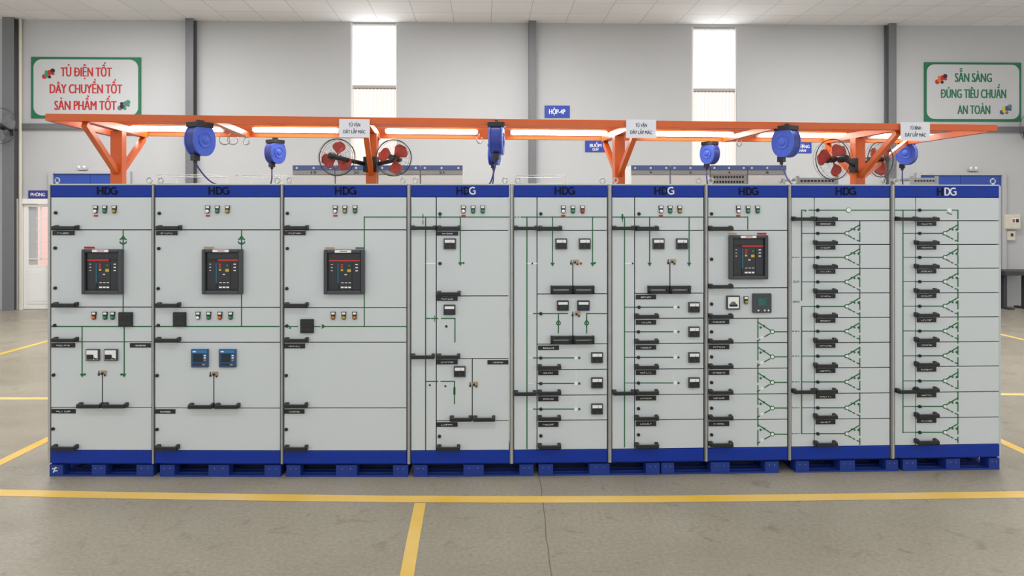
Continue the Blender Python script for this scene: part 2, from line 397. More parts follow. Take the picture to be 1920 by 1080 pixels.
for k, (xa, xb, y) in enumerate(((-9, -4.29, 8.43), (4.65, 10, 8.62))):
    floor_line('trim_%d' % (13+k), [Vector((xa, y-.05, 0)), Vector((xb, y-.05, 0))], [Vector((xa, y+.05, 0)), Vector((xb, y+.05, 0))])

# ================================================================== SIGNS AND WALL FITTINGS
def board_sign(px0, px1, py0, py1, lines, ink, label, icons):
    a, zt = WALL.uz(px0, py0); b, zb = WALL.uz(px1, py1); w, h = b-a, zt-zb
    r = thing('sign_board', label, 'sign', WALL.at((a+b)/2, .003, zb), WALL.a)
    e = .045*w; x0, x1 = -w/2, w/2
    MB().box(x0, x1, -.03, 0, 0, h).build('frame', M_sgreen, r)
    def rr(i, rad):
        pts = []
        for cx, cz, s in ((x1-i-rad, h-i-rad, 0), (x0+i+rad, h-i-rad, 1), (x0+i+rad, i+rad, 2), (x1-i-rad, i+rad, 3)):
            for k in range(7): t = math.pi/2*(s+k/6); pts.append((cx+rad*math.cos(t), cz+rad*math.sin(t)))
        return pts
    MB().prism(rr(e*.5, e*1.7), -.034, -.03).build('panel', M_panel, r)
    mb = MB()
    for (s, lx, ly, lw) in lines:
        cx = WALL.u(lx)-(a+b)/2; cz = wz(ly, lx)-zb; text_mb(mb, s, cx, cz, lw/83.5, 17/83.5, -.0365, 0, .045)
    mb.build('lettering', ink, r)
    for (ix, iy, cols) in icons:
        cx = WALL.u(ix)-(a+b)/2; cz = wz(iy, ix)-zb; mb = MB()
        for k, (dx, dz, rad, c) in enumerate(((-.09,-.06,.055,0), (-.03,-.02,.06,1), (.03,.03,.06,0), (.09,.07,.05,2), (.02,-.07,.035,2), (-.05,.04,.035,1), (.1,0,.03,0))):
            mb.cyl((cx+dx, -.0345, cz+dz), (cx+dx, -.037-.0004*k, cz+dz), rad, 18, c, sm=False)
        mb.build('emblem', cols, r)
    return r
board_sign(60, 265, 107, 222, [('TỦ ĐIỆN TỐT', 163.5, 135.5, 93), ('DÂY CHUYỀN TỐT', 163, 167, 132), ('SẢN PHẨM TỐT', 162, 198, 113)], M_sred,
    'white slogan board with green border and red lettering at left on the wall', [(93,139,[M_sred, M_lgreen, M_black]), (234,198,[M_sgrey, M_black, M_lgreen])])
board_sign(1732, 1913, 117, 228, [('SẴN SÀNG', 1823, 146, 71), ('ĐÚNG TIÊU CHUẨN', 1823.5, 176, 126), ('AN TOÀN', 1824, 206, 63)], M_sgreen,
    'white slogan board with green border and green lettering at right on the wall', [(1763,149,[M_sred, M_org, M_black]), (1884,206,[M_mblue, M_yel, M_sgrey])])
def plate_sign(px0, px1, py0, py1, lines, m, label, off=.003):
    a, zt = WALL.uz(px0, py0, off); b, zb = WALL.uz(px1, py1, off); w, h = b-a, zt-zb
    r = thing('name_plate', label, 'sign', WALL.at((a+b)/2, off, zb), WALL.a)
    mb = MB(); mb.box(-w/2, w/2, -.02, 0, 0, h); mb.build('plate', m, r, bevel=.003)
    mb = MB()
    for s, fz, fw, fh in lines: text_mb(mb, s, 0, h*fz, w*fw, h*fh, -.0215, 0, .025)
    mb.build('lettering', M_white2, r); return r
plate_sign(1021, 1068, 198, 221, [('HỘP-4P', .5, .64, .40)], M_signblue, 'small blue wall plate reading HỘP-4P above the orange frame')
plate_sign(54, 90, 357, 372, [('PHÒNG', .48, .74, .42)], M_signpur, 'indigo name plate PHÒNG above the white glazed door')
plate_sign(1097, 1136, 264, 285, [('BUỒM', .58, .55, .30), ('GUV', .22, .3, .22)], M_signblue, 'small blue plate half hidden by the third orange post brace')
plate_sign(1488, 1521, 266, 287, [('XƯỞNG', .58, .75, .30), ('HÀN', .22, .35, .24)], M_signblue, 'small blue plate beside the blue reel left of the fourth post')
# wall fans: guard, blades, hub, arm
def fan(name, loc, rz, R, blade_m, label, nb=3, facing=-1, arm=None, tilt=0., spin=.3, cat='fan', group=None):
    r = thing(name, label, cat, loc, rz, group)                  # origin at the hub; disc faces -y when facing = -1
    s = facing
    mb = MB()
    for k, (rr, yy) in enumerate(((R, 0), (R*.97, -.045*s*-1), (R*.97, .045*s*-1))): mb.ring((0, yy if k else 0, 0), rr, .0045 if k == 0 else .0014, n=40)
    for sd in (-1, 1):
        for fr_ in (.62, .25): mb.ring((0, sd*(.05+.03*(1-fr_)), 0), R*fr_, .0008, n=28, k=4)
        for k in range(18):
            t = 2*math.pi*k/18; c, q = math.cos(t), math.sin(t)
            mb.tube([(R*c, 0, R*q), (R*.93*c, sd*.045, R*.93*q), (R*.5*c, sd*.065, R*.5*q), (R*.15*c, sd*.075, R*.15*q)], .0007, 3)
    mb.cyl((0, s*.072, 0), (0, s*.082, 0), R*.16, 18)
    mb.build('guard', M_wire, r)
    for b in range(nb):
        t0 = spin+2*math.pi*b/nb; mb = MB(); vs = []; fs = []; NR, NT = 14, 8
        for i in range(NR+1):
            q = i/NR; rad = R*(.13+.75*q); half = (.22+.50*math.sin(math.pi*min(1, q*.55+.10)))*(1 if q < .55 else math.sqrt(max(0, 1-((q-.55)/.45)**2))*.97+.03)
            for j in range(NT+1):
                e = j/NT-.5; th = t0+e*2*half*.95; vs.append((rad*math.cos(th), e*.05*(1-.4*q)*s+.01*math.cos(e*3), rad*math.sin(th)))
        for i in range(NR):
            for j in range(NT): p = i*(NT+1)+j; fs.append((p, p+1, p+NT+2, p+NT+1))
        mb.add(vs, fs, 0, True); o = mb.build('blade', blade_m, r)
        so_ = o.modifiers.new('thickness', 'SOLIDIFY'); so_.thickness = .004
    mb = MB(); mb.lathe([(R*.03, -.04), (R*.13, -.03), (R*.15, .0), (R*.15, .03), (R*.05, .04)], 20); mb.build('hub', M_black, r)
    mb = MB(); mb.lathe([(R*.10, 0), (R*.19, .02), (R*.20, .08), (R*.15, .12), (R*.05, .13)] if s < 0 else [(R*.05, -.13), (R*.15, -.12), (R*.20, -.08), (R*.19, -.02), (R*.10, 0)], 20, c=(0, -s*.07, 0)); mb.build('motor', M_black, r)
    if arm:
        mb = MB(); mb.tube([(0, -s*.15, 0)] + list(arm), .02, 10); e = Vector(arm[-1]); mb.box(e.x-.02, e.x+.02, e.y-.04, e.y+.04, e.z-.07, e.z+.07); mb.build('arm', M_black, r)
    return r
dn = WALL.at(WALL.u(-1, .62), .62, 0); dz = HC+(HY-236)*dn.y/F
fan('wall_fan', (dn.x, dn.y, dz), WALL.a, .385, M_col, 'grey bladed fan cut by the left edge of the photo', arm=[(0,.32,-.05), (.02,.385,-.1)], spin=.35)
dn = WALL.at(WALL.u(1945, .4), .4, 0); dz = HC+(HY-240)*dn.y/F
fan('wall_fan', (dn.x, dn.y, dz), WALL.a, .40, M_col, 'dark fan barely showing at the right edge of the photo', arm=[(0,.3,-.05), (0,.375,-.1)], spin=.2)
# meter boxes at the right
def wall_box(px0, px1, py0, py1, dep):
    a, zt = WALL.uz(px0, py0, dep); b, zb = WALL.uz(px1, py1, dep); return a, b, zb, zt
a, b, zb, zt = wall_box(1884, 1914, 402, 430, .12)
r = thing('meter_box', 'beige electric meter box with dark window on the right wall', 'meter box', WALL.at((a+b)/2, .002, zb), WALL.a); w, h = (b-a)/2, zt-zb
MB().box(-w, w, -.12, 0, 0, h).build('casing', M_beige, r, bevel=.015)
MB().box(-w*.9, w*.9, -.128, -.12, h*.08, h*.92).build('cover', M_beige, r, bevel=.004)
mb = MB(); mb.box(-w*.15, w*.75, -.132, -.128, h*.42, h*.75, 0); mb.box(-w*.1, w*.22, -.134, -.132, h*.46, h*.7, 1); mb.box(w*.32, w*.7, -.134, -.132, h*.46, h*.7, 2)
mb.build('display', [M_white2, mat('brown_display', (150,92,60), .3), M_black], r)
a, b, zb, zt = wall_box(1888, 1904, 433, 451, .07)
r = thing('switch_box', 'small beige switch box below the meter box', 'switch', WALL.at((a+b)/2, .002, zb), WALL.a); w, h = (b-a)/2, zt-zb
MB().box(-w, w, -.07, 0, 0, h).build('casing', M_beige, r, bevel=.008); MB().box(-w*.1, w*.35, -.09, -.07, h*.45, h*.75).build('lever', M_black, r)
# table at the right edge
TP = Plane(WALL.at(0, .75).xy, WALL.at(WALL.L, .75).xy)
a, zt = TP.uz(1885, 504); b = TP.u(1960); zt = .86
r = thing('table', 'dark topped table by the wall at the right edge', 'table', TP.at(a, 0, 0), TP.a); w = b-a
MB().box(0, w, 0, .68, zt-.09, zt).build('table_top', M_table, r, bevel=.008)
for lx in (TP.u(1903)-a, w-.22):
    mb = MB(); mb.box(lx-.04, lx+.04, .3, .38, .04, zt-.09); mb.box(lx-.05, lx+.05, .08, .6, 0, .04); mb.build('leg', M_table, r)
# fittings over the blue doors
for px, py, lab in ((154, 320, 'small emergency lamp over the left blue door'), (1824, 322, 'small emergency lamp over the right blue door')):
    a, zz = WALL.uz(px, py, .05)
    r = thing('emergency_lamp', lab, 'lamp', WALL.at(a, .002, zz+.012), WALL.a)
    MB().box(-.1, .1, -.09, 0, 0, .045).build('body', M_fgrey, r, bevel=.008)
    for sx in (-.06, .06): mb = MB(); mb.lathe([(.012, 0), (.035, -.03), (.035, -.045)], 14, c=(sx, -.045, .065)); mb.build('lamp_head', M_white, r)

# ================================================================== SWITCHGEAR ROW
YB = [(93,893), (530,894), (765,894), (960,893), (1143,891), (1324,888.5), (1480,886.3), (1672,883.4), (1880,880)]
def row_pt(px):
    for (xa, ya), (xb, yb) in zip(YB, YB[1:]):
        if px <= xb or xb == 1880: y = ya+(yb-ya)*(px-xa)/(xb-xa); break
    D = HC*F/(y-HY); return ((px-CX)*D/F, D)
Z_P, Z_D0, Z_D1, Z_T = .106, .210, 2.230, 2.327
# shared little meshes
def lamp_meshes():
    d = {}
    mb = MB(); mb.prism([(-.016,-.004),(.016,-.004),(.019,.032),(-.019,.032)], -.012, 0); mb.box(-.013, .013, -.0135, -.012, .012, .028, 1)
    d['plate'] = mb.mesh('legend_plate', [M_black, M_white2])
    for k, m in (('w', M_white2), ('g', M_lgreen), ('y', M_olive), ('r', M_red), ('o', M_org)):
        mb = MB(); mb.lathe([(.017, -.004), (.0175, -.014)], 16, 0, c=(0,0,-.014)); mb.lathe([(.0135, -.012), (.0135, -.022), (.009, -.029), (.002, -.031)], 16, 1, c=(0,0,-.014)); d[k] = mb.mesh('lens', [M_blk2, m])
    mb = MB(); mb.box(-.017, .017, -.004, 0, -.052, -.038); d['tag'] = mb.mesh('name_tag', M_red)
    mb = MB(); mb.lathe([(.0135, 0), (.0135, -.008), (.010, -.016), (.003, -.017)], 16, sm=False); mb.box(-.002, .002, -.02, -.016, -.009, .009); d['knob'] = mb.mesh('lock_knob', M_black)
    mb = MB(); mb.ring((0,0,.030), .020, .0055, n=20); mb.cyl((0,0,0), (0,0,.012), .012); d['eye'] = mb.mesh('lifting_eye', M_steel)
    return d
LM = lamp_meshes()
HM = {}
def handle_mesh(L, kind):
    k = (round(L, 3), kind)
    if k in HM: return HM[k]
    mb = MB(); h = .032
    if kind == 'pull':
        for a, b in ((0, .032), (L-.026, L)):
            mb.add([(a,0,0),(b,0,0),(b,-.052,.0),(a,-.052,.0),(a,0,h+.004),(b,0,h+.004),(b,-.046,h-.004),(a,-.046,h-.004)], [(0,1,2,3),(4,5,6,7),(0,1,5,4),(2,3,7,6),(1,2,6,5),(0,3,7,4)])
        mb.box(.006, L-.006, -.062, -.040, 0, h*.86); mb.cyl((.016,-.053,h*.5), (.016,-.049,h*.5), .006)
    else:                                        # 'swing': two bars and an end bracket
        mb.box(0, L, -.045, -.012, .036, .062); mb.box(0, L, -.040, -.008, 0, .022); mb.box(0, .018, -.04, 0, 0, .062); mb.box(L-.018, L, -.04, 0, 0, .062)
        mb.box(.018, L-.018, -.012, -.008, .022, .036, 1)
    HM[k] = mb.mesh('handle', [M_black, M_white]); return HM[k]

NEXT = {95:290, 290:532, 532:770, 770:963, 963:1147, 1147:1327, 1327:1483, 1483:1677}
class Cab:
    def __init__(s, x0, x1, label, first=False, last=False):
        s.x0, s.x1 = x0, x1; s.P = Plane(row_pt(x0), row_pt(x1)); P = s.P; W = s.W = P.L
        s.root = thing('switchgear_cabinet', label, 'electrical cabinet', P.at(0, 0, Z_P), P.a, 'switchgear cabinets in the long front row')
        r = s.root; s.doors = []; T = Z_T-Z_P
        mb = MB(); mb.box(.008, W-.008, .026, .56, .10, T, 0); mb.box(.012, W-.012, .0245, .026, .10, Z_D1-Z_P, 1)  # dark sheet behind the doors keeps the gaps between them dark
        mb.build('carcass', [M_side, M_gap_shade], r)
        MB().box(.002, W-.002, -.004, .55, 0, Z_D0-Z_P-.003).build('plinth', M_blue, r, bevel=.004)
        s.header = MB().box(.002, W-.002, 0, .03, Z_D1-Z_P+.002, T).build('header_panel', M_blue, r, bevel=.004)
        mb = MB(); mb.box(0, W, .0, .03, T, T+.010); mb.build('top_rail', M_side, r)
        if not last:
            g = NEXT[x0]; ge = P.u(g)-W-.002; mb = MB(); mb.box(W+.003, W+ge, -.008, .03, -.002, T+.006); mb.box(W+.003+ge*.3, W+ge*.75, -.012, -.008, -.002, T+.006); mb.m[6:] = [1]*6; mb.build('edge_trim', [M_trim_shade, M_edge], r)  # dark sides and lighter centre strip paint the gap shade and highlight
        else: MB().box(W-.004, W+.012, 0, .55, 0, T).build('edge_trim', M_side, r)
        if first: MB().box(-.022, -.003, -.002, .1, -.002, T+.006).build('edge_trim', M_edge, r)
        for xx in (.035, W-.035): put(LM['eye'], 'lifting_eye', r, (xx, .03, T+.009), (0, 0, random.uniform(-.5, .5)))
        s.mim = MB()
    def uz(s, px, py):
        u, z = s.P.uz(px, py); return u, z-Z_P
    def door(s, px0, px1, py0, py1, split=None):
        g = .0035
        a = .004 if px0 <= s.x0 else s.P.u(px0)+g; b = s.W-.004 if px1 >= s.x1 else s.P.u(px1)-g
        zt = Z_D1-Z_P-.002 if py0 < 380 else s.uz((px0+px1)/2, py0)[1]-g
        zb = Z_D0-Z_P+.001 if py1 > 825 else s.uz((px0+px1)/2, py1)[1]+g
        mb = MB(); mb.box(a, b, 0, .024, zb, zt)
        if split:
            su, sz = s.uz(*split); mb.box(su-.004, su+.004, -.0008, 0, zb, sz, 1)
        o = mb.build('door', [M_door, M_gap_shade], s.root, bevel=.0025)
        s.doors.append((a, b, zb, zt, o)); return o
    def find(s, u, z):
        best = None
        for a, b, zb, zt, o in s.doors:
            if a-.03 <= u <= b+.03 and zb-.03 <= z <= zt+.03:
                sc = max(a-u, 0)+max(u-b, 0)+max(zb-z, 0)+max(z-zt, 0)
                if best is None or sc < best[0]: best = (sc, o)
        return best[1] if best else s.root
    def handle(s, px0, px1, py1, kind='pull'):
        u0, z = s.P.uz(px0, py1, .045); z -= Z_P; u1 = s.P.u(px1, .045); L = u1-u0; L = round(L/.004)*.004
        u0 = max(u0, .003)
        d = s.find(u0+L/2, z+.02)
        put(handle_mesh(L, kind), 'handle', d, (u0, 0, z), bevel=.003)
    def knob(s, px, py):
        u, z = s.uz(px, py); put(LM['knob'], 'lock_knob', s.find(u, z), (u, 0, z))
    def plate(s, px0, px1, py0, py1):
        a, zt = s.uz(px0, py0); b, zb = s.uz(px1, py1); a = max(a, .006); mb = MB(); zt = min(zt, zt)
        w, h = b-a, zt-zb; mb.box(0, w, -.005, 0, 0, h)
        n = random.randint(6, 8); tw = w*random.uniform(.5, .6); x = (w-tw)/2     # the tiny white print, too blurred to read
        for k in range(n):
            cw = tw/n; ch = h*random.choice((.26, .30, .34)); zc = h*.45
            y = -.0056; lw = .0022; xa, xb = x+.0006, x+cw-.0016
            sh = random.choice('EHIULTF')
            if sh in 'EULTFH': mb.box(xa, xa+lw, y, -.005, zc-ch/2, zc+ch/2, 1)
            if sh in 'HU': mb.box(xb-lw, xb, y, -.005, zc-ch/2, zc+ch/2, 1)
            if sh in 'I': mb.box((xa+xb)/2-lw/2, (xa+xb)/2+lw/2, y, -.005, zc-ch/2, zc+ch/2, 1)
            if sh in 'EUL': mb.box(xa, xb, y, -.005, zc-ch/2, zc-ch/2+lw, 1)
            if sh in 'EFT': mb.box(xa, xb, y, -.005, zc+ch/2-lw, zc+ch/2, 1)
            if sh in 'EHF': mb.box(xa, xb, y, -.005, zc-lw/2, zc+lw/2, 1)
            x += cw
        u, z = (a+b)/2, (zt+zb)/2
        mb.build('label_plate', [M_black, M_white2], s.find(u, z), (a, 0, zb))
    def lamp(s, px, py, c, tag_=False):
        u, z = s.uz(px, py); e = bpy.data.objects.new('indicator_lamp', None); COL.objects.link(e); e.parent = s.root; e.location = (u, 0, z); e.empty_display_size = .03
        put(LM['plate'], 'legend_plate', e, (0,0,.004)); put(LM[c], 'lens', e, (0,0,.004))
        if tag_: put(LM['tag'], 'name_tag', e)
    def meter(s, px0, px1, py0, py1, style='analog'):
        a, zt = s.uz(px0, py0); b, zb = s.uz(px1, py1); w, h = b-a, zt-zb
        e = bpy.data.objects.new('panel_meter', None); COL.objects.link(e); e.parent = s.root; e.location = (a, 0, zb); e.empty_display_size = .03
        bm_ = {'analog': M_blk2, 'dark': M_black, 'blue': M_mblue, 'bluedark': M_blk3, 'white': M_blk2, 'teal': M_blk2, 'window': M_blk2}[style]
        MB().box(0, w, -.022, 0, 0, h).build('bezel', bm_, e, bevel=.004)
        mb = MB(); y0, y1 = -.024, -.0222
        if style == 'analog':
            mb.box(w*.10, w*.90, y0, y1, h*.60, h*.88, 0); mb.box(w*.10, w*.90, y0, y1, h*.10, h*.57, 1); mb.strip((w*.5, h*.3), (w*.62, h*.8), .002, y0-.001, y0, 1); mb.cyl((w*.5, y0, h*.28), (w*.5, y0-.004, h*.28), w*.07, 12, 2)
            mb.build('dial', [M_white2, M_black, M_blk2], e)
        elif style == 'window':
            mb.box(w*.08, w*.92, y0, y1, h*.1, h*.92, 0); mb.box(w*.10, w*.62, y0-.001, y0, h*.12, h*.55, 1); mb.box(w*.66, w*.9, y0-.001, y0, h*.12, h*.25, 1); mb.strip((w*.62, h*.3), (w*.86, h*.14), .006, y0-.001, y0, 1)
            mb.build('dial', [M_white2, M_black], e)
        elif style == 'white':
            mb.box(w*.1, w*.9, y0, y1, h*.1, h*.9, 0)
            for k in range(7): mb.box(w*(.2+.08*k), w*(.26+.08*k), y0-.001, y0, h*.25, h*(.38+.22*math.sin(math.pi*(k+.5)/7)), 1)
            mb.box(w*.2, w*.8, y0-.001, y0, h*.22, h*.36, 1); mb.build('dial', [M_white2, M_blk3], e)
        elif style in ('dark',):
            mb.box(w*.12, w*.88, y0, y1, h*.2, h*.88, 0); mb.box(w*.2, w*.8, y0-.002, y0, h*.34, h*.8, 1); mb.box(w*.2, w*.45, y0-.0005, y0, h*.06, h*.1, 1); mb.build('selector', [M_blk3, M_black], e)
        elif style == 'bluedark':
            mb.box(w*.1, w*.9, y0, y1, h*.6, h*.85, 2); mb.box(w*.1, w*.9, y0, y1, h*.1, h*.58, 1); mb.box(w*.2, w*.8, y0-.001, y0, h*.18, h*.5, 0); mb.build('dial', [M_screen, M_black, M_white2], e)
        elif style == 'blue':
            mb.box(w*.06, w*.94, y0, y1, h*.80, h*.95, 3); mb.box(w*.14, w*.68, y0, y1, h*.3, h*.75, 0); mb.box(w*.12, w*.3, y0-.001, y0, h*.84, h*.91, 1)
            for k in range(3): mb.box(w*.76, w*.88, y0, y1, h*(.36+.13*k), h*(.43+.13*k), 1 if k else 2)
            mb.box(w*.68, w*.82, y0, y1, h*.12, h*.2, 2); mb.box(w*.12, w*.6, y0, y1, h*.12, h*.22, 4)
            mb.build('display', [M_screen, M_white2, M_tan, mat('bright_blue_strip', (40,120,180), .35), M_blk3], e)
        else:
            mb.box(w*.25, w*.75, y0, y1, h*.36, h*.78, 0)
            for k in range(5): mb.box(w*.3, w*(.5+.04*(k % 3)), y0-.0005, y0, h*(.42+.07*k), h*(.435+.07*k), 1)
            for fx in (.28, .62, .82): mb.cyl((w*fx, -.022, h*.13), (w*fx, -.026, h*.13), w*.045, 12, 2)
            mb.build('display', [mat('teal_screen', (30,84,84), .2), M_lgreen, M_white2], e)
    def breaker(s, px0, px1, py0, py1, tags=(), red=(0, 1)):
        a, zt = s.uz(px0, py0); b, zb = s.uz(px1, py1); w, h = b-a, zt-zb
        e = bpy.data.objects.new('air_circuit_breaker', None); COL.objects.link(e); e.parent = s.root; e.location = (a, 0, zb); e.empty_display_size = .05
        mb = MB(); t = .085*w; mb.box(0, t, -.045, 0, 0, h); mb.box(w-t, w, -.045, 0, 0, h); mb.box(t, w-t, -.045, 0, 0, h*.085); mb.box(t, w-t, -.045, 0, h-h*.07, h)
        mb.build('bezel', M_blk2, e, bevel=.006)
        mb = MB(); y = -.022; mb.box(t, w-t, -.018, 0, h*.085, h*.93, 1)
        for fa, fb in ((.12, .33), (.345, .68), (.695, .885)): mb.box(w*fa, w*fb, y, -.018, h*.11, h*.73, 0)
        mb.box(w*.12, w*.885, y, -.018, h*.79, h*.905, 0)
        fp = mb.build('face_plate', [M_blk3, M_black], e)
        MB().box(w*(.12+.765*red[0]), w*(.12+.765*red[1]), y-.003, -.018, h*.735, h*.775).build('red_band', M_red, e)
        def B(name, m, *qs):
            mb = MB()
            for xa, xb, za, zb_ in qs: mb.box(w*xa, w*xb, y-.004, y, h*za, h*zb_)
            mb.build(name, m, e)
        B('blue_strip', M_teal, (.33, .365, .25, .70)); B('catch', M_black, (.33, .365, .13, .24))
        for q in ((.41,.47,.64,.68), (.41,.47,.585,.625)): B('push_button', M_red, q)
        for q in ((.41,.47,.52,.56), (.57,.66,.50,.56)): B('push_button', M_yel, q)
        B('push_button', M_lgreen, (.60,.64,.62,.66))
        mb = MB(); pr = [(.50,.56,.43,.45)]
        for k in range(3): pr += [(.42+.09*k, .48+.09*k, .25, .263), (.41+.09*k, .48+.09*k, .135, .17), (.17, .21, .66-.07*k, .675-.07*k), (.77, .83, .655-.07*k, .678-.07*k)]
        for xa, xb, za, zb_ in pr: mb.box(w*xa, w*xb, y-.001, y, h*za, h*zb_)
        mb.build('printed_text', M_white2, e)
        mb = MB(); mb.box(w*.28, w*.68, -.049, -.045, h-h*.062, h-h*.008, 0); mb.box(w*.40, w*.58, -.0495, -.049, h-h*.045, h-h*.025, 1); mb.build('name_strip', [M_white2, M_red], e)
        for fa, fb, m in tags:
            mb = MB(); mb.box(w*fa, w*fb, -.003, 0, h*1.012, h*1.055); mb.build('warning_tag', m, e)
    def logo(s, px0, px1, py0, py1, white=0):
        a, zt = s.uz(px0, py0); b, zb = s.uz(px1, py1); w, h = b-a, (zt-zb)*1.02; za = zb
        lw = w*.07; mb = MB(); y0, y1 = -.004, 0
        m = [0, 0, 0]
        if white == 1: m = [0, 0, 1]
        if white == 2: m = [0, 1, 1]
        # H
        mb.box(a, a+lw, y0, y1, za, za+h, m[0]); mb.box(a+w*.24, a+w*.24+lw, y0, y1, za, za+h, m[0]); mb.box(a+lw, a+w*.24, y0, y1, za+h*.42, za+h*.58, m[0])
        def arc(cx, rx, t0, t1, mi):
            pts = []
            for k in range(15): t = t0+(t1-t0)*k/14; pts.append(((cx+rx*math.cos(t)), za+h/2+(h/2-lw*.45)*math.sin(t)))
            for p, q in zip(pts, pts[1:]): mb.strip(p, q, lw*.95, y0, y1, mi)
        mb.box(a+w*.37, a+w*.37+lw, y0, y1, za, za+h, m[1]); mb.box(a+w*.37, a+w*.52, y0, y1, za+h-lw*.9, za+h, m[1]); mb.box(a+w*.37, a+w*.52, y0, y1, za, za+lw*.9, m[1])
        arc(a+w*.5, w*.14, -math.pi/2, math.pi/2, m[1])
        arc(a+w*.85, w*.17, math.radians(55), math.radians(320), m[2])
        mb.box(a+w*.86, a+w, y0, y1, za+h*.42, za+h*.55, m[2]); mb.box(a+w-lw, a+w, y0, y1, za+h*.08, za+h*.5, m[2])
        mb.build('logo', [M_navy, M_white2], s.header)
    # mimic diagram drawing
    def ln(s, *pts, w=.0085, c=0, dash=None):
        q = [Vector(s.uz(*p)) for p in pts]
        for a, b in zip(q, q[1:]):
            if dash:
                L = (b-a).length; n = max(1, int(L/(dash[0]+dash[1])))
                for k in range(n+1):
                    t0 = k*(dash[0]+dash[1]); t1 = min(t0+dash[0], L)
                    if t0 < L: s.mim.strip(a+(b-a)*(t0/L), a+(b-a)*(t1/L), w, -.0018, -.0002, c)
            else:
                e = (b-a).normalized()*w*.5 if (b-a).length > 0 else a*0
                s.mim.strip(a-e, b+e, w, -.0018, -.0002, c)
    def tri(s, px, py, r, ang, c=0):
        u, z = s.uz(px, py); s.mim.prism([(u+r*math.cos(ang+k*2*math.pi/3), z+r*math.sin(ang+k*2*math.pi/3)) for k in range(3)], -.0025, -.0002, c)
    def dot(s, px, py, r, c=0):
        u, z = s.uz(px, py); s.mim.cyl((u, -.0002, z), (u, -.0045, z), r, 14, c, sm=False)
    def circ(s, px, py, r, c=0, t0=0, t1=2*math.pi, w=.006):
        u, z = s.uz(px, py); N = 14
        p = [(u+r*math.cos(t0+(t1-t0)*k/N), z+r*math.sin(t0+(t1-t0)*k/N)) for k in range(N+1)]
        for a, b in zip(p, p[1:]): s.mim.strip(a, b, w, -.0024, -.0002, c)
    def plug(s, px, py, r=.036):                  # withdrawable breaker symbol: two arcs and arrow heads
        s.ln((px,py-9), (px,py+9)); k = r/.036
        s.tri(px, py-5*k, .026*k, math.pi/2); s.circ(px, py, r*.78, 0, math.radians(195), math.radians(345), .009); s.tri(px, py+6*k, .018*k, -math.pi/2)
        s.circ(px, py+2, r*.80, 0, math.radians(25), math.radians(65), .009); s.circ(px, py+2, r*.80, 0, math.radians(115), math.radians(155), .009)
    def arrow(s, px, py): s.tri(px, py, .020, -math.pi/2)
    def lockset(s, px, py):
        u, z = s.uz(px, py); mb = MB()
        mb.box(u-.012, u+.035, -.006, 0, z-.012, z+.018, 0); mb.cyl((u+.004,-.006,z-.004), (u+.004,-.02,z-.004), .009, 12, 1); mb.box(u-.034, u-.020, -.005, 0, z-.022, z-.004, 1); mb.box(u-.030, u-.024, -.005, 0, z-.002, z+.016, 1); mb.box(u+.016, u+.030, -.008, -.006, z-.026, z-.012, 1)
        mb.build('lock_set', [M_tan, M_black], s.root)
    def small_text(s, t, px, py, w, h):
        u, z = s.uz(px, py); text_mb(s.mim, t, u, z, w, h, -.0012, 0)
    def done(s):
        if s.mim.v: s.mim.build('mimic_diagram', [M_green, M_white2, M_red, M_black], s.root)

# ---- first cabinet
c = Cab(95, 285, 'leftmost cabinet of the front row, breaker above two white meters', first=True)
for a, b in ((371,431), (431,576), (576,641)): c.door(95, 285, a, b)
c.door(95, 285, 641, 764, split=(192,702)); c.door(95, 285, 764, 845)
c.logo(182, 220, 350.5, 365)
for x, k, t in ((180,'w',1), (197,'g',0), (215,'y',0)): c.lamp(x, 394, k, t)
for p in ((105,399), (104,465), (104,540), (103,610), (101,703), (100,804)): c.knob(*p)
for x0, x1, y in ((97,143,430.5), (96,142,575.5), (96,142,641.5), (143,190,765), (191,236,765), (95,142,844)): c.handle(x0, x1, y)
for q in ((99,140,432.5,441), (97,141,643,651.5), (244,283,643,651.5), (97,142,766.5,775)): c.plate(*q)
c.breaker(158, 233, 467, 551, ((0,.26,M_sred),), red=(0,.70))
c.ln((231,431), (231,467)); c.plug(231, 451); c.ln((231,551), (231,586)); c.ln((97,612), (283,612), w=.010)
for x in (154, 233): c.ln((x,612), (x,700)); c.arrow(x, 703); c.dot(x+(5 if x < 200 else -5), 702, .009)
c.meter(224, 250, 585, 612, 'dark')
for x, k in ((177,'o'), (198,'g'), (212,'g')): c.lamp(x, 593, k)
c.meter(163, 188, 654, 676, 'window'); c.meter(197, 222, 654, 676, 'window'); c.lockset(192, 699); c.done()
# ---- second
c = Cab(290, 526, 'second cabinet from left, breaker above a pair of blue digital meters')
for a, b in ((371,431), (431,576.5), (576.5,642)): c.door(290, 526, a, b)
c.door(290, 526, 642, 765, split=(401,704)); c.door(290, 526, 765, 845)
c.logo(391, 430, 350.5, 365)
for x, k, t in ((390,'w',1), (408,'g',0), (427,'y',0)): c.lamp(x, 394, k, t)
for p in ((299,400), (298,466), (297,541), (297,610), (295,704), (295,805)): c.knob(*p)
for x0, x1, y in ((292,337,430.5), (291,335,576), (290,335,641.5), (352,399,766), (402,447,766), (290,333,844)): c.handle(x0, x1, y)
for q in ((293,333,433,441), (290,329,767,775.5)): c.plate(*q)
c.breaker(382, 457, 467, 551, ((0,.26,M_tan),), red=(.35,1))
c.ln((453,431), (453,467)); c.plug(453, 451); c.ln((453,551), (453,612)); c.ln((292,612), (523,612), w=.010)
c.meter(326, 350, 585, 612, 'dark')
for x, k in ((372,'w'), (392,'g'), (413,'o'), (433,'g')): c.lamp(x, 593, k)
c.meter(360, 392, 654, 688, 'blue'); c.meter(412, 444, 654, 688, 'blue'); c.lockset(401, 701); c.done()
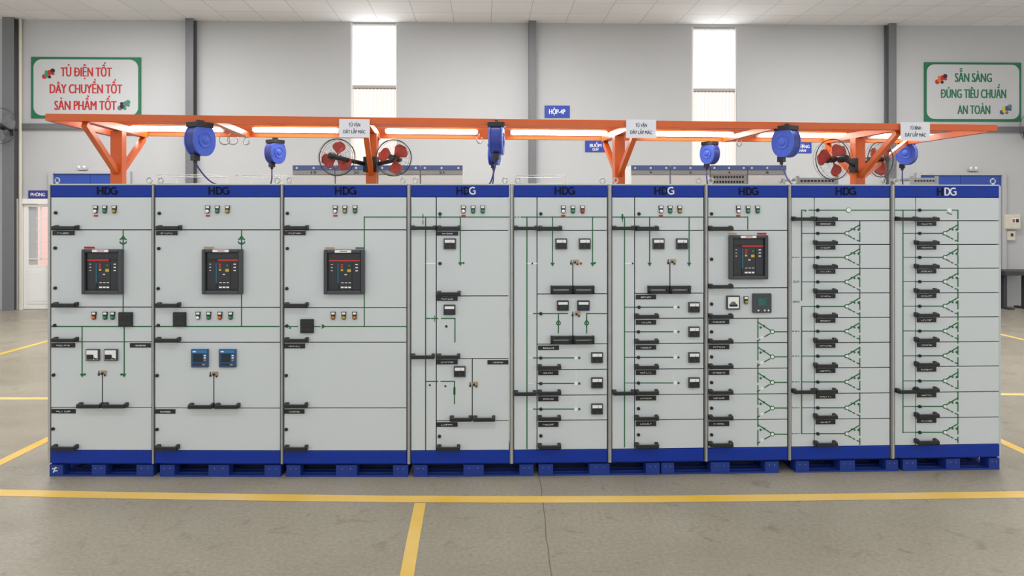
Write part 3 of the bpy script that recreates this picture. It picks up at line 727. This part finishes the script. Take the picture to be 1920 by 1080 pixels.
# ---- third
c = Cab(532, 763, 'third cabinet from left, breaker above two large blank doors')
for a, b in ((371,431), (431,577), (577,642), (642,765), (765,846)): c.door(532, 763, a, b)
c.logo(628, 668, 350.5, 365)
for x, k, t in ((629,'w',1), (647,'y',0), (666,'g',0)): c.lamp(x, 394, k, t)
for p in ((539,400), (539,466), (538,541), (538,611), (537,704), (537,805)): c.knob(*p)
for x0, x1, y in ((533,577,430.5), (532,577,576), (532,577,642), (532,576,765), (532,576,845)): c.handle(x0, x1, y)
for q in ((533,573,433,441), (532,572,644,653), (532,571,767,775.5)): c.plate(*q)
c.breaker(609, 685, 468, 551, ((0,.24,M_tan), (.76,.97,M_sgrey)))
c.ln((683,468), (683,407), (762,407)); c.ln((683,551), (683,612)); c.ln((608,612), (762,612)); c.tri(606, 612, .022, 0); c.ln((590,612), (600,612)); c.ln((534,612), (558,612)); c.dot(544, 615, .007)
c.meter(564, 589, 598, 624, 'dark')
for x, k in ((625,'o'), (645,'y'), (665,'o')): c.lamp(x, 593, k)
c.done()
# ---- fourth
c = Cab(770, 955, 'fourth cabinet from left, narrow duct door and three small meters')
c.door(770, 818, 371, 845)
for a, b in ((371,432), (432,555), (555,672.5)): c.door(818, 955, a, b)
c.door(818, 885.5, 672.5, 789); c.door(885.5, 955, 672.5, 789); c.door(818, 955, 789, 845)
c.logo(856, 892, 350.5, 365, 1)
for x, k, t in ((869,'w',1), (887,'g',0), (905,'g',0)): c.lamp(x, 394, k, t)
for p in ((825,401), (825,494), (824,818)): c.knob(*p)
for x0, x1, y in ((770,817,431), (819,864,431), (819,864,554.5), (770,815,673), (819,863,673), (843,885,790), (887,929,790), (819,863,844.5)): c.handle(x0, x1, y)
for q in ((819,859,434,441.5), (819,858,556,564), (819,858,674,683), (914,953,675,683), (819,858,791.5,800)): c.plate(*q)
c.meter(832, 855, 447, 467); c.meter(832, 854, 571, 590, 'bluedark'); c.meter(851, 873, 686, 706)
c.ln((770,407), (955,407)); c.ln((798,407), (798,843)); c.ln((863,407), (863,492)); c.arrow(863, 494); c.dot(869, 493, .008)
c.ln((793,402), (793,409), w=.007); c.ln((793,413), (793,420), w=.006); c.ln((825,401), (825,409), w=.006)
c.ln((798,597), (806,597)); c.ln((809,597), (821,597)); c.ln((828,597), (853,597), (853,641)); c.ln((815,592), (815,603), w=.005); c.dot(837, 612, .010, 3)
c.ln((798,715), (804,715)); c.ln((806,715), (821,715)); c.ln((827,715), (852,715), (852,757)); c.ln((852,728), (852,738), w=.016); c.dot(835, 724, .008, 3); c.dot(806, 722, .008, 3)
c.ln((799,494), (816,494), w=.010, c=1); c.lockset(888, 720); c.done()
# ---- fifth
c = Cab(963, 1139, 'fifth cabinet, four square meters over three metered drawers beside a duct door')
c.door(963, 1007, 371, 843)
c.door(1007, 1139, 371, 432); c.door(1007, 1139, 432, 551, split=(1074,493)); c.door(1007, 1139, 551, 645, split=(1074,588))
for a, b in ((645,693), (693,741), (741,788), (788,843)): c.door(1007, 1139, a, b)
c.logo(1040, 1078, 350.5, 365)
for x, k, t in ((1056,'w',1), (1074,'g',0), (1092,'r',0)): c.lamp(x, 394, k, t)
for p in ((1014,401), (1014,588), (1014,671), (1014,719), (1014,767), (1014,817)): c.knob(*p)
for x0, x1, y in ((963,1007,431.5), (1010,1054,431.5), (1009,1052,693), (1009,1052,741), (1009,1052,789), (1009,1052,842), (963,1005,742)): c.handle(x0, x1, y)
for x0, x1, y in ((1033,1073,551), (1075.5,1115,551), (1033,1073,645.5), (1075.5,1115,645.5)): c.handle(x0, x1, y, 'swing')
for q in ((1009,1048,648,656), (1009,1047,694.5,703), (1009,1047,743,752), (1009,1047,791,800)): c.plate(*q)
for q in ((1041,1063,447,467), (1085,1107,447,467)): c.meter(*q)
for q in ((1044,1066,563,582), (1082,1105,563,582)): c.meter(*q, 'bluedark')
for y in (660, 707, 756): c.meter(1108, 1130, y, y+20)
c.ln((965,407), (975,407), dash=(.012,.012)); c.ln((977,407), (1139,407)); c.ln((988,407), (988,841))
for x in (1036, 1111): c.ln((x,407), (x,492), w=.008); c.arrow(x, 495)
c.dot(1115, 493, .009); c.ln((988,494), (1006,494), w=.009, c=1); c.dot(998, 494, .007, 3)
c.ln((990,588), (1000,588), w=.004, c=1); c.ln((1000,588), (1064,588)); c.ln((1047,588), (1047,624)); c.ln((1100,624), (1100,588), (1138,588))
for x in (1047, 1100): c.plug(x, 605, .022)
for y in (671, 719, 767):
    c.ln((990,y), (999,y), w=.004, c=1); c.ln((1000 if y != 719 else 1009,y), (1080,y)); c.dot(1080, y, .015, 1); c.dot(1086, y, .010); c.ln((1080,y-22), (1080,y-6), w=.003, c=1)
c.lockset(1077, 491); c.dot(1089, 494, .010, 2); c.lockset(1080, 588); c.done()
# ---- sixth
c = Cab(1147, 1320, 'sixth cabinet, duct door and four metered drawers above two plain ones')
c.door(1147, 1190, 371, 840); c.door(1190, 1320, 371, 432); c.door(1190, 1320, 432, 550, split=(1256,493))
for a, b in ((550,597), (597,644), (644,692), (692,740), (740,787), (787,841)): c.door(1190, 1320, a, b)
c.logo(1227, 1264, 350.5, 365, 1)
for x, k, t in ((1239,'w',1), (1256,'g',0), (1274,'y',0)): c.lamp(x, 394, k, t)
for p in ((1198,401), (1198,576), (1197,622), (1197,670), (1197,718), (1197,766), (1197,815)): c.knob(*p)
for x0, x1, y in ((1148,1190,431.5), (1193,1236,431.5), (1192,1236,597), (1192,1236,645), (1192,1236,692.5), (1192,1236,740.5), (1192,1236,788.5), (1192,1236,840.5), (1148,1189,741)): c.handle(x0, x1, y)
for x0, x1, y in ((1216,1255,551), (1257,1296,551)): c.handle(x0, x1, y, 'swing')
for y in (552.5, 600, 647, 694, 742, 790): c.plate(1192, 1230, y, y+8.5)
for q in ((1223,1245,447,467), (1267,1289,447,467)): c.meter(*q)
for y in (566, 612, 660, 707): c.meter(1290, 1311, y, y+19.5)
c.ln((1148,407), (1320,407)); c.ln((1171,407), (1171,838)); c.ln((1167,403), (1167,409), w=.014); c.ln((1167,411), (1167,416), w=.006)
for x in (1218, 1292): c.ln((x,407), (x,492), w=.008); c.arrow(x, 495)
c.ln((1172,494), (1186,494), w=.009, c=1); c.dot(1186, 494, .007, 3)
for y in (576, 622, 670, 718):
    c.ln((1171,y), (1190,y), w=.006); c.ln((1190,y), (1266,y)); c.dot(1266, y, .015, 1); c.dot(1272, y, .009); c.ln((1262,y-20), (1262,y-6), w=.003, c=1)
c.lockset(1259, 490); c.done()
# ---- seventh
c = Cab(1327, 1477, 'seventh cabinet, narrow, breaker above a white dial and a teal screen meter')
for a, b in ((371,432), (432,540), (540,597), (597,643), (643,691), (691,739), (739,787), (787,838)): c.door(1327, 1477, a, b)
c.logo(1385, 1422, 351.5, 366)
for x, k, t in ((1384,'w',1), (1402,'g',0), (1420,'g',0)): c.lamp(x, 394, k, t)
for y in (401, 486, 570, 622, 669, 717, 765, 815): c.knob(1334, y)
for y in (431.5, 541, 597, 644.5, 691.5, 740, 788, 838): c.handle(1328, 1372, y)
for y in (599, 646, 694, 741.5, 790): c.plate(1328.5, 1367, y, y+8.5)
c.breaker(1365, 1437, 441, 523, ((0,.22,M_tan), (.76,1,M_sred)), red=(.28,1))
c.meter(1361, 1386, 554, 580, 'white'); c.meter(1410, 1445, 550, 586, 'teal'); c.lamp(1398, 564, 'y')
c.ln((1328,407), (1402,407), (1402,431)); c.ln((1421,597), (1421,836), dash=(.16,.02))
for y in (622, 669, 717, 765, 814):
    c.circ(1448, y, .016, 0); c.dot(1448, y, .012, 1); c.ln((1452,y), (1477,y)); c.ln((1444,y-3), (1421,y-18)); c.ln((1443,y+4), (1434,y+9)); c.dot(1426, y-8, .009); c.dot(1428, y+11, .011, 1); c.ln((1424,y+15), (1420,y+17)); c.tri(1432, y-11, .014, math.radians(140))
c.done()
# ---- eighth and ninth
def drawer_cab(x0, x1, label, xs, lx, rows, seams, bus, hx, px_, cx, vx, bottom, last, lg, white, handles_left):
    c = Cab(x0, x1, label, last=last)
    c.door(x0, xs, 371, bottom); ys = [371]+seams+[bottom]
    for a, b in zip(ys, ys[1:]): c.door(xs, x1, a, b)
    c.logo(*lg, white)
    for y in [394]+rows: c.knob(lx, y)
    for y in seams+[bottom]: c.handle(*hx, y+(.3 if y != bottom else 1))
    for y in seams: c.plate(*px_, y+1.5, y+9.5)
    for (a, b, y) in handles_left: c.handle(a, b, y)
    for y in rows:
        c.ln((bus,y), (xs,y), w=.006); c.ln((xs,y), (cx-4,y)); c.circ(cx, y, .015); c.dot(cx+1, y, .011, 1)
        c.ln((cx+3,y-3), (vx,y-16), w=.009); c.ln((cx+3,y+4), (cx+16,y+11), w=.009, dash=(.035,.008)); c.dot(vx-10, y-7, .007); c.dot(vx-2, y-7, .010); c.ln((vx-5,y+13), (vx,y+15)); c.tri(cx+10, y-8, .012, math.radians(20))
    return c
rows8 = [437.5, 482.5, 528.5, 574.5, 621, 667.5, 716, 764.5, 813]; seams8 = [414, 458.5, 503.5, 549.5, 595.5, 642.5, 689.5, 737.5, 785.5]
c = drawer_cab(1483, 1669, 'eighth cabinet, second from right, stack of drawers with full width top busbar line', 1527, 1533, rows8, seams8, 1503, (1529,1571), (1529,1566), 1587, 1612, 836, False, (1567,1605,351.5,366), 0, ((1485,1527,414), (1485,1527,738.5)))
c.ln((1503,563), (1503,394), (1509,394)); c.ln((1503,575), (1503,813)); c.ln((1517,394), (1668,394)); c.dot(1591, 394, .018, 1); c.circ(1591, 394, .019); c.tri(1510, 395, .012, -math.pi/2)
c.ln((1612,414), (1612,834), dash=(.075,.018)); [c.ln((1485,y), (1499,y), w=.006, dash=(.018,.008)) for y in (482.5, 621, 667.5, 716, 764.5, 813)]
c.small_text('ELM', 1493, 528, .045, .018); c.small_text('MYO', 1493, 566, .055, .018); c.done()
rows9 = [437.5, 482.5, 528, 574, 620.5, 667, 714, 762, 810.5]; seams9 = [414, 458.5, 503, 549, 594.5, 641, 687, 735, 783]
c = drawer_cab(1677, 1874, 'rightmost cabinet of the front row, stack of drawers with white logo letters', 1717, 1724, rows9, seams9, 1693, (1719,1761), (1719,1755), 1771, 1796, 832, True, (1757,1793,352,367), 2, ((1678,1717,414), (1678,1717,738)))
c.ln((1677,394), (1774,394)); c.ln((1784,394), (1796,394), (1796,410)); c.dot(1780, 394, .017, 1); c.ln((1693,394), (1693,811)); c.ln((1796,414), (1796,831), dash=(.075,.018)); c.ln((1776,399), (1784,402), w=.007); c.done()

# ================================================================== PALLETS
PAL = [((93,118),(172,198),(256,287)), ((300,327),(391,429),(496,526)), ((537,563),(630,669),(737,765)), ((776,801),(869,907),(974,1000)),
       ((1010,1037),(1105,1143),(1211,1237)), ((1240,1264),(1333,1368),(1435,1460)), ((1492,1517),(1575,1603),(1661,1684)), ((1693,1719),(1774,1800),(1854,1874))]
PL = ['blue pallet with white marks under the leftmost cabinet', 'blue pallet under the second cabinet with blue digital meters', 'blue pallet under the third cabinet with blank lower doors',
      'blue pallet reaching from the fourth to the fifth cabinet', 'blue pallet spanning under the fifth and sixth cabinets', 'blue pallet under the sixth and narrow seventh cabinet',
      'blue pallet under the eighth cabinet, second from right end', 'rightmost blue pallet, under the end cabinet with white logo']
for i, bl in enumerate(PAL):
    P = Plane(row_pt(bl[0][0]), row_pt(bl[2][1])); r = thing('pallet', PL[i], 'pallet', P.at(0, .004), P.a, 'blue pallets under the front row'); W = P.L; H = Z_P-.002
    for (a, b) in bl:
        ua, ub = P.u(a), P.u(b); ua = max(ua, 0); ub = min(ub, W)
        for y in (0, .245, .49): 
            mb = MB(); mb.box(ua, ub, y+.004, y+.11, .012, H-.0125)
            if i == 0 and a == 93 and y == 0: mb.strip((ua+.03,.03), (ua+.05,.075), .008, .002, .004, 1); mb.strip((ua+.02,.06), (ua+.06,.068), .008, .002, .004, 1); mb.strip((ua+.03,.04), (ua+.065,.046), .007, .002, .004, 1)
            for sx in (.3, .7):
                if y == 0: mb.cyl((ua+(ub-ua)*sx, .004, .065), (ua+(ub-ua)*sx, .001, .065), .0035, 8, 2)
            mb.build('block', [M_pallet, M_white2, M_steel], r)
    for k in range(6): y = .032+.094*k; MB().box(0, W, y, y+.082, H-.012, H).build('top_board', M_pallet, r, bevel=.002)
    for k, (y, d) in enumerate(((0, .045), (.075, .05), (.15, .05), (.27, .06), (.37, .06), (.545, .055))): MB().box(0, W, y, y+d, 0, .0118).build('bottom_board', M_pallet, r, bevel=.002)
    for (a, b) in bl:
        ua, ub = max(P.u(a), 0), min(P.u(b), W); MB().box(ua, ub, .046, .269, .001, .011).build('runner', M_pallet, r)

# ================================================================== ORANGE OVERHEAD FRAME
DL, DR = 5.95, 6.68
G = Plane(((85-CX)*DL/F, DL), ((1870-CX)*DR/F, DR)); GL = G.L; WD = 1.30; WM = .68; GT = 2.905
gan = thing('overhead_frame', 'long orange steel frame on four posts behind the cabinet row', 'frame', G.at(0), G.a)
def gbox(name, *b, **k): return MB().box(*b).build(name, M_orange, gan, **k)
def channel(mb, x0, x1, y, z0, z1, d, t=.006):     # C section, web facing the camera, flanges going back
    mb.box(x0, x1, y, y+t, z0, z1); mb.box(x0, x1, y+t, y+d, z1-t, z1); mb.box(x0, x1, y+t, y+d, z0, z0+t)
mb = MB(); channel(mb, 0, GL, 0, GT-.058, GT, .05); mb.build('front_rail', M_orange, gan, bevel=.0015)
mb = MB(); channel(mb, 0, GL, WD-.03, GT-.040, GT+.090, .05); mb.build('rear_rail', M_orange, gan, bevel=.0015)
mb = MB(); channel(mb, .05, GL-.05, WM-.03, GT+.004, GT+.05, .06); mb.build('middle_rail', M_orange, gan, bevel=.0015)
for x in (0, GL-.05): gbox('end_beam', x, x+.05, .05, WD-.03, GT-.06, GT-.002)
post_u = [G.u(px, -WM) for px in (222, 697, 1160, 1608)]
for u in post_u:
    mb = MB(); mb.box(u-.05, u+.05, WM-.05, WM+.05, .012, GT-.062); mb.box(u-.09, u+.09, WM-.08, WM+.12, 0, .012); mb.build('post', M_orange, gan, bevel=.004)
    gbox('cross_beam', u-.035, u+.035, .052, WD-.032, GT-.06, GT+.0)
    mb = MB(); mb.obox((u, WM-.04, 2.47), (u, .04, GT-.075), .05, .045, up=(1,0,0)); mb.build('brace', M_orange, gan)
    mb = MB(); mb.obox((u, WM+.04, 2.47), (u, WD-.05, GT-.075), .05, .045, up=(1,0,0)); mb.build('brace', M_orange, gan)
u = post_u[3]; mb = MB(); mb.obox((u+.05, WM+.02, 2.46), (G.u(1700, -(WD-.06)), WD-.06, GT-.03), .045, .04); mb.build('brace', M_orange, gan)
for px in (390, 1465):
    u = G.u(px); gbox('cross_beam', u-.03, u+.03, .052, WD-.032, GT-.05, GT-.0)
# fluorescent lamps along the rear rail
LS = [('first', 245, 420), ('second', 474, 636), ('third', 722, 896), ('fourth', 957, 1138), ('fifth', 1206, 1374), ('sixth', 1420, 1588), ('seventh', 1630, 1752)]
for nm, x0, x1 in LS:
    off = -(WD-.07); u0, z = G.uz(x0, 249, off); u1 = G.u(x1, off); z = GT+.026
    r = thing('fluorescent_lamp', '%s glowing tube lamp from the left along the orange frame' % nm, 'lamp', G.at(u0, off-.03, z), G.a, 'tube lamps along the orange frame'); L = u1-u0
    MB().box(0, L, -.016, .008, -.026, .026).build('batten', M_white, r, bevel=.002)
    MB().cyl((.02, -.045, 0), (L-.02, -.045, 0), .023, 16).build('tube', M_tube, r)
    for xx in (0, L-.02): MB().box(xx, xx+.02, -.06, -.016, -.02, .02).build('end_cap', M_white, r)
# hanging white boards
for px0, px1, py0, py1, l1, lab in ((636,693,223,258,'TỦ VẬN', 'white hanging board on the frame, left of the second post'), (1174,1230,224,259,'TỦ VẬN', 'white hanging board on the frame, right of the third post'), (1689,1743,229,264,'TỦ BÌNH', 'rightmost white hanging board on the frame, beside the fourth post')):
    off = .02; a, zt = G.uz(px0, py0, off); b, zb = G.uz(px1, py1, off); w, h = b-a, zt-zb
    r = thing('hanging_board', lab, 'sign', G.at((a+b)/2, off, zb), G.a, 'white boards hung on the orange frame')
    MB().box(-w/2, w/2, -.004, .004, 0, h).build('board', M_paper, r)
    mb = MB(); text_mb(mb, l1, 0, h*.69, w*.38, h*.19, -.005, 0, .02); text_mb(mb, 'DÂY LẮP MÁC', 0, h*.31, w*.72, h*.19, -.005, 0, .02); mb.build('lettering', M_navy, r)
    mb = MB()
    for s in (-.4, .4): mb.tube([(w*s, 0, h-.01), (w*s, .012, h+.002), (w*s, .03, h+.004)], .002, 6)
    mb.build('hook_wire', M_steel, r)
# hose reels
def reel(px, py, off, top, rz, sc, label, cable):
    u, z = G.uz(px, py, off); p = G.at(u, off, z)
    r = thing('hose_reel', label, 'reel', p, G.a+rz, 'blue reels hanging from the orange frame')
    s = sc; hx = .105*s; hz = .128*s; t = .06*s
    def outline(k, n=40):
        pts = []
        for i in range(n):
            a = 2*math.pi*i/n; e = .93; ca, sa = math.cos(a), math.sin(a)
            pts.append((hx*k*math.copysign(abs(ca)**e, ca), hz*k*math.copysign(abs(sa)**e, sa)))
        return pts
    mb = MB(); mb.prism(outline(1.0), -t*.72, t*.72); mb.build('casing', M_reel2, r, bevel=.006)
    for sd in (-1, 1):
        mb = MB(); mb.prism(outline(1.03), sd*t*.72, sd*t, 0); mb.lathe([(hx*.60, sd*t), (hx*.60, sd*(t+.006)), (hx*.52, sd*(t+.006)), (hx*.52, sd*(t+.001)), (hx*.3, sd*(t+.001)), (hx*.27, sd*(t+.008)), (hx*.02, sd*(t+.009))], 28, 0); mb.build('side_cover', M_reel, r, bevel=.004)
    mb = MB(); mb.box(-hx*.75, hx*.75, -t*1.15, t*1.15, hz*.80, hz*1.12); mb.box(-hx*.3, hx*.3, -.012, .012, hz*1.12, hz*1.12+.02); mb.cyl((0,0,hz*1.12), (0,0,top-z), .008, 10); mb.build('bracket', M_black, r, bevel=.005)
    mb = MB(); gx = -hx*.45; mb.box(gx-.028*s, gx+.028*s, -.026*s, .026*s, -hz*1.33, -hz*.93); mb.cyl((gx,0,-hz*1.33), (gx,0,-hz*1.5), .016*s, 12); mb.build('hose_guide', M_black, r, bevel=.004)
    if isinstance(cable, str):                   # hose that comes to rest on a cabinet top
        end = {'L': (405, 6.28, 2.352), 'R': (1487, 6.35, 2.352), 'C': (917, 6.3, 2.352)}[cable]
        e = Matrix.Rotation(-(G.a+rz), 3, 'Z') @ (Vector(((end[0]-CX)*end[1]/F, end[1], end[2]))-p); a0 = Vector((gx, 0, -hz*1.45)); d = e-a0
        cable = [(d.x*t, d.y*t, d.z*(1-(1-t)**1.7)) for t in (.15, .3, .45, .6, .75, .9, 1)]
    if cable: mb = MB(); mb.tube([(gx, 0, -hz*1.45)] + [(gx+a, b, -hz*1.45+c_) for a, b, c_ in cable], .007, 8); mb.build('hose', M_cable, r)
    return r
R = math.radians
reel(375, 263, .03, GT-.05, R(57), 1.0, 'blue hose reel nearest the left end of the frame', 'L')
reel(516, 286, -WD-.02, GT-.05, R(52), .88, 'small blue reel between the first and second orange posts', [(0,0,-.1), (-.02,.02,-.25), (-.03,.03,-.5)])
reel(931, 262, .0, GT-.05, R(80), 1.0, 'edge-on blue reel, nearer of the pair at mid frame', 'C')
reel(927, 291, -WD-.04, GT-.05, R(70), .80, 'edge-on blue reel, farther of the pair at mid frame', [(.0,0,-.1), (-.01,.03,-.3)])
reel(1331, 288, -WD-.02, GT-.05, R(-58), .86, 'small blue reel in front of the right tall window', [(0,0,-.1), (.01,.04,-.4)])
reel(1474, 267, .0, GT-.05, R(-60), 1.0, 'large blue reel left of the fourth orange post', 'R')
reel(1700, 288, -WD-.02, GT-.05, R(-48), .92, 'blue reel under the rightmost white board', [(0,0,-.1), (.01,.03,-.3)])
# steel hooks on the frame
def hook(px, py, off, rad, rz, label):
    u, z = G.uz(px, py, off); r = thing('steel_hook', label, 'hook', G.at(u, off, z), G.a+rz, 'steel hooks hanging from the orange frame')
    mb = MB(); pts = [(rad*math.cos(t), 0, rad*math.sin(t)) for t in [R(40)-R(250)*k/16 for k in range(17)]]; mb.tube(pts, .006, 8); mb.build('hook', M_steel, r)
    mb = MB(); top = GT-.062; mb.tube([(-rad*.9, 0, rad*.55), (-rad*.3, 0, rad*1.4), (0, 0, rad*1.7), (0, 0, top-z)], .004, 6); mb.build('chain', M_steel, r)
hook(421, 262, -WD*.55, .045, .1, 'left of two rings under the frame beside the leftmost reel')
hook(436, 262, -WD*.6, .045, .3, 'right of two rings under the frame beside the leftmost reel')
hook(462, 266, -WD*.7, .026, .2, 'small steel hook between first and second tube lamps')
hook(899, 262, -WD*.8, .035, .6, 'steel hook left of the edge-on reels')
hook(1386, 268, -WD*.7, .035, .5, 'steel hook right of the right tall window')
# red pedestal fans on the posts
def frame_fan(px, py, off, rpx, rz, facing, pu, label, spin, armz=-.05):
    u, z = G.uz(px, py, off); p = G.at(u, off, z); Rr = rpx*p.y/F
    q = G.at(pu, -WM, z); d = Matrix.Rotation(-(G.a+rz), 3, 'Z') @ Vector((q.x-p.x, q.y-p.y, 0)); L = d.length; d = d*((L-.055)/L)
    fan('post_fan', p, G.a+rz, Rr, M_fanred, label, facing=facing, arm=[(d.x*.5, d.y*.5-facing*.08, armz*.5), (d.x, d.y, armz)], spin=spin, group='red fans on the orange posts')
frame_fan(632, 295, -WM+.22, 34.5, R(-12), 1, post_u[1], 'red bladed fan left of the second orange post', R(80))
frame_fan(738, 296, -WM+.20, 34, R(-14), -1, post_u[1], 'red bladed fan right of the second orange post', R(40))
frame_fan(1562, 299, -WM+.12, 38, R(10), 1, post_u[3], 'red bladed fan left of the fourth orange post', R(50))
frame_fan(1651, 299, -WM-.22, 33, R(18), -1, post_u[3], 'red bladed fan behind braces right of the fourth post', R(150))

# ================================================================== BEHIND THE FRAME
def rear_unit(px0, px1, D, ytop, num, label, vents=False, group='taller cabinets behind the front row'):
    P = Plane(((px0-CX)*D/F, D), ((px1-CX)*D/F, D)); W = P.L-.008; H = HC+(HY-ytop)*D/F
    r = thing('rear_cabinet', label, 'electrical cabinet', P.at(.004), 0, group); k = D/F
    MB().box(0, W, .02, .6, 0, H).build('carcass', M_rearw, r, bevel=.004)
    mb = MB(); mb.box(0, W, 0, .02, H-9*k, H); 
    for fx in (.1, .5, .9): mb.cyl((W*fx, 0, H-5*k), (W*fx, -.004, H-5*k), .012, 10, 1)
    mb.build('header_panel', [M_rearb, M_white2], r)
    mb = MB(); mb.box(0, W, 0, .02, H-17.5*k, H-9.5*k); text_mb(mb, num, W*.5, H-13.5*k, .03*len(num), .03, -.001, 1); mb.build('number_strip', [M_mesh, M_black], r)
    mb = MB(); mb.box(0.006, W-.006, 0, .02, .12, H-18.5*k)
    if vents:
        for row in range(2):
            for q in range(11): mb.box(W*(.08+.077*q), W*(.13+.077*q), -.002, 0, H-(24+9*row)*k, H-(20+9*row)*k, 1)
    mb.build('door', [M_mesh if vents else M_rearw, M_black], r)
    MB().box(0, W, .01, .58, 0, .12).build('plinth', M_rearb, r)
seq = ['first', 'second', 'third', 'fourth']
for k in range(4): rear_unit(548+80*k, 628+80*k, 8.6, 310, ('19','20','20','21')[k], '%s of four rear cabinets seen above the third and fourth front cabinets' % seq[k])
for k, (a, b) in enumerate(((1183,1257), (1257,1332), (1332,1402), (1402,1475))): rear_unit(a, b, 9.0, 310, ('9','5','4','8')[k], '%s from left of four rear cabinets near the right window' % seq[k], vents=(k == 2))
def perforated_rack(px0, px1, D, ytop, label):
    P = Plane(((px0-CX)*D/F, D), ((px1-CX)*D/F, D)); W = P.L; H = HC+(HY-ytop)*D/F
    r = thing('perforated_rack', label, 'rack', P.at(0), 0, 'grey slotted racks behind the right cabinets')
    for x, y in ((0,0), (W-.03,0), (0,.45), (W-.03,.45)): MB().box(x, x+.03, y, y+.03, 0, H).build('upright', M_mesh, r)
    for zz in (H-.02, H-.4, .3): MB().box(.0, W, .03, .45, zz-.02, zz).build('shelf', M_mesh, r)
    mb = MB(); mb.box(.03, W-.03, .004, .012, .35, H-.02)
    n = max(6, int(W/.045))
    for row in range(8):
        for q in range(n): x = .04+(W-.08)*q/n; mb.box(x+.004, x+(W-.08)/n-.008, .002, .004, H-.045-.06*row-.022, H-.045-.06*row, 1)
    mb.build('slotted_panel', [M_mesh, M_black], r)
perforated_rack(1494, 1572, 8.4, 330, 'grey slotted rack top behind the eighth cabinet left of the fourth post')
perforated_rack(1708, 1760, 8.6, 330, 'grey slotted rack top behind the rightmost cabinet')
def wire_rack(px0, px1, D, ytop, label):
    P = Plane(((px0-CX)*D/F, D), ((px1-CX)*D/F, D)); W = P.L; H = HC+(HY-ytop)*D/F
    r = thing('wire_rack', label, 'rack', P.at(0), 0, 'white wire racks behind the front row')
    for x, y in ((0,0), (W,0), (0,.5), (W,.5)): MB().cyl((x,y,0), (x,y,H), .007, 8).build('post', M_white, r)
    for zz in (H-.004, H-.10, 1.2, .3):
        mb = MB(); mb.tube([(0,0,zz), (W,0,zz), (W,.5,zz), (0,.5,zz)], .004, 6, closed=True)
        for k in range(1, 5): mb.tube([(W*k/5,0,zz), (W*k/5,.5,zz)], .002, 4)
        mb.build('wire_shelf', M_white, r)
wire_rack(294, 393, 8.2, 327, 'white wire rack top above the second cabinet, left side')
wire_rack(441, 526, 8.2, 328, 'white wire rack top above the second cabinet, under the small reel')
wire_rack(968, 1060, 8.4, 328, 'white wire rack top behind the fifth cabinet')
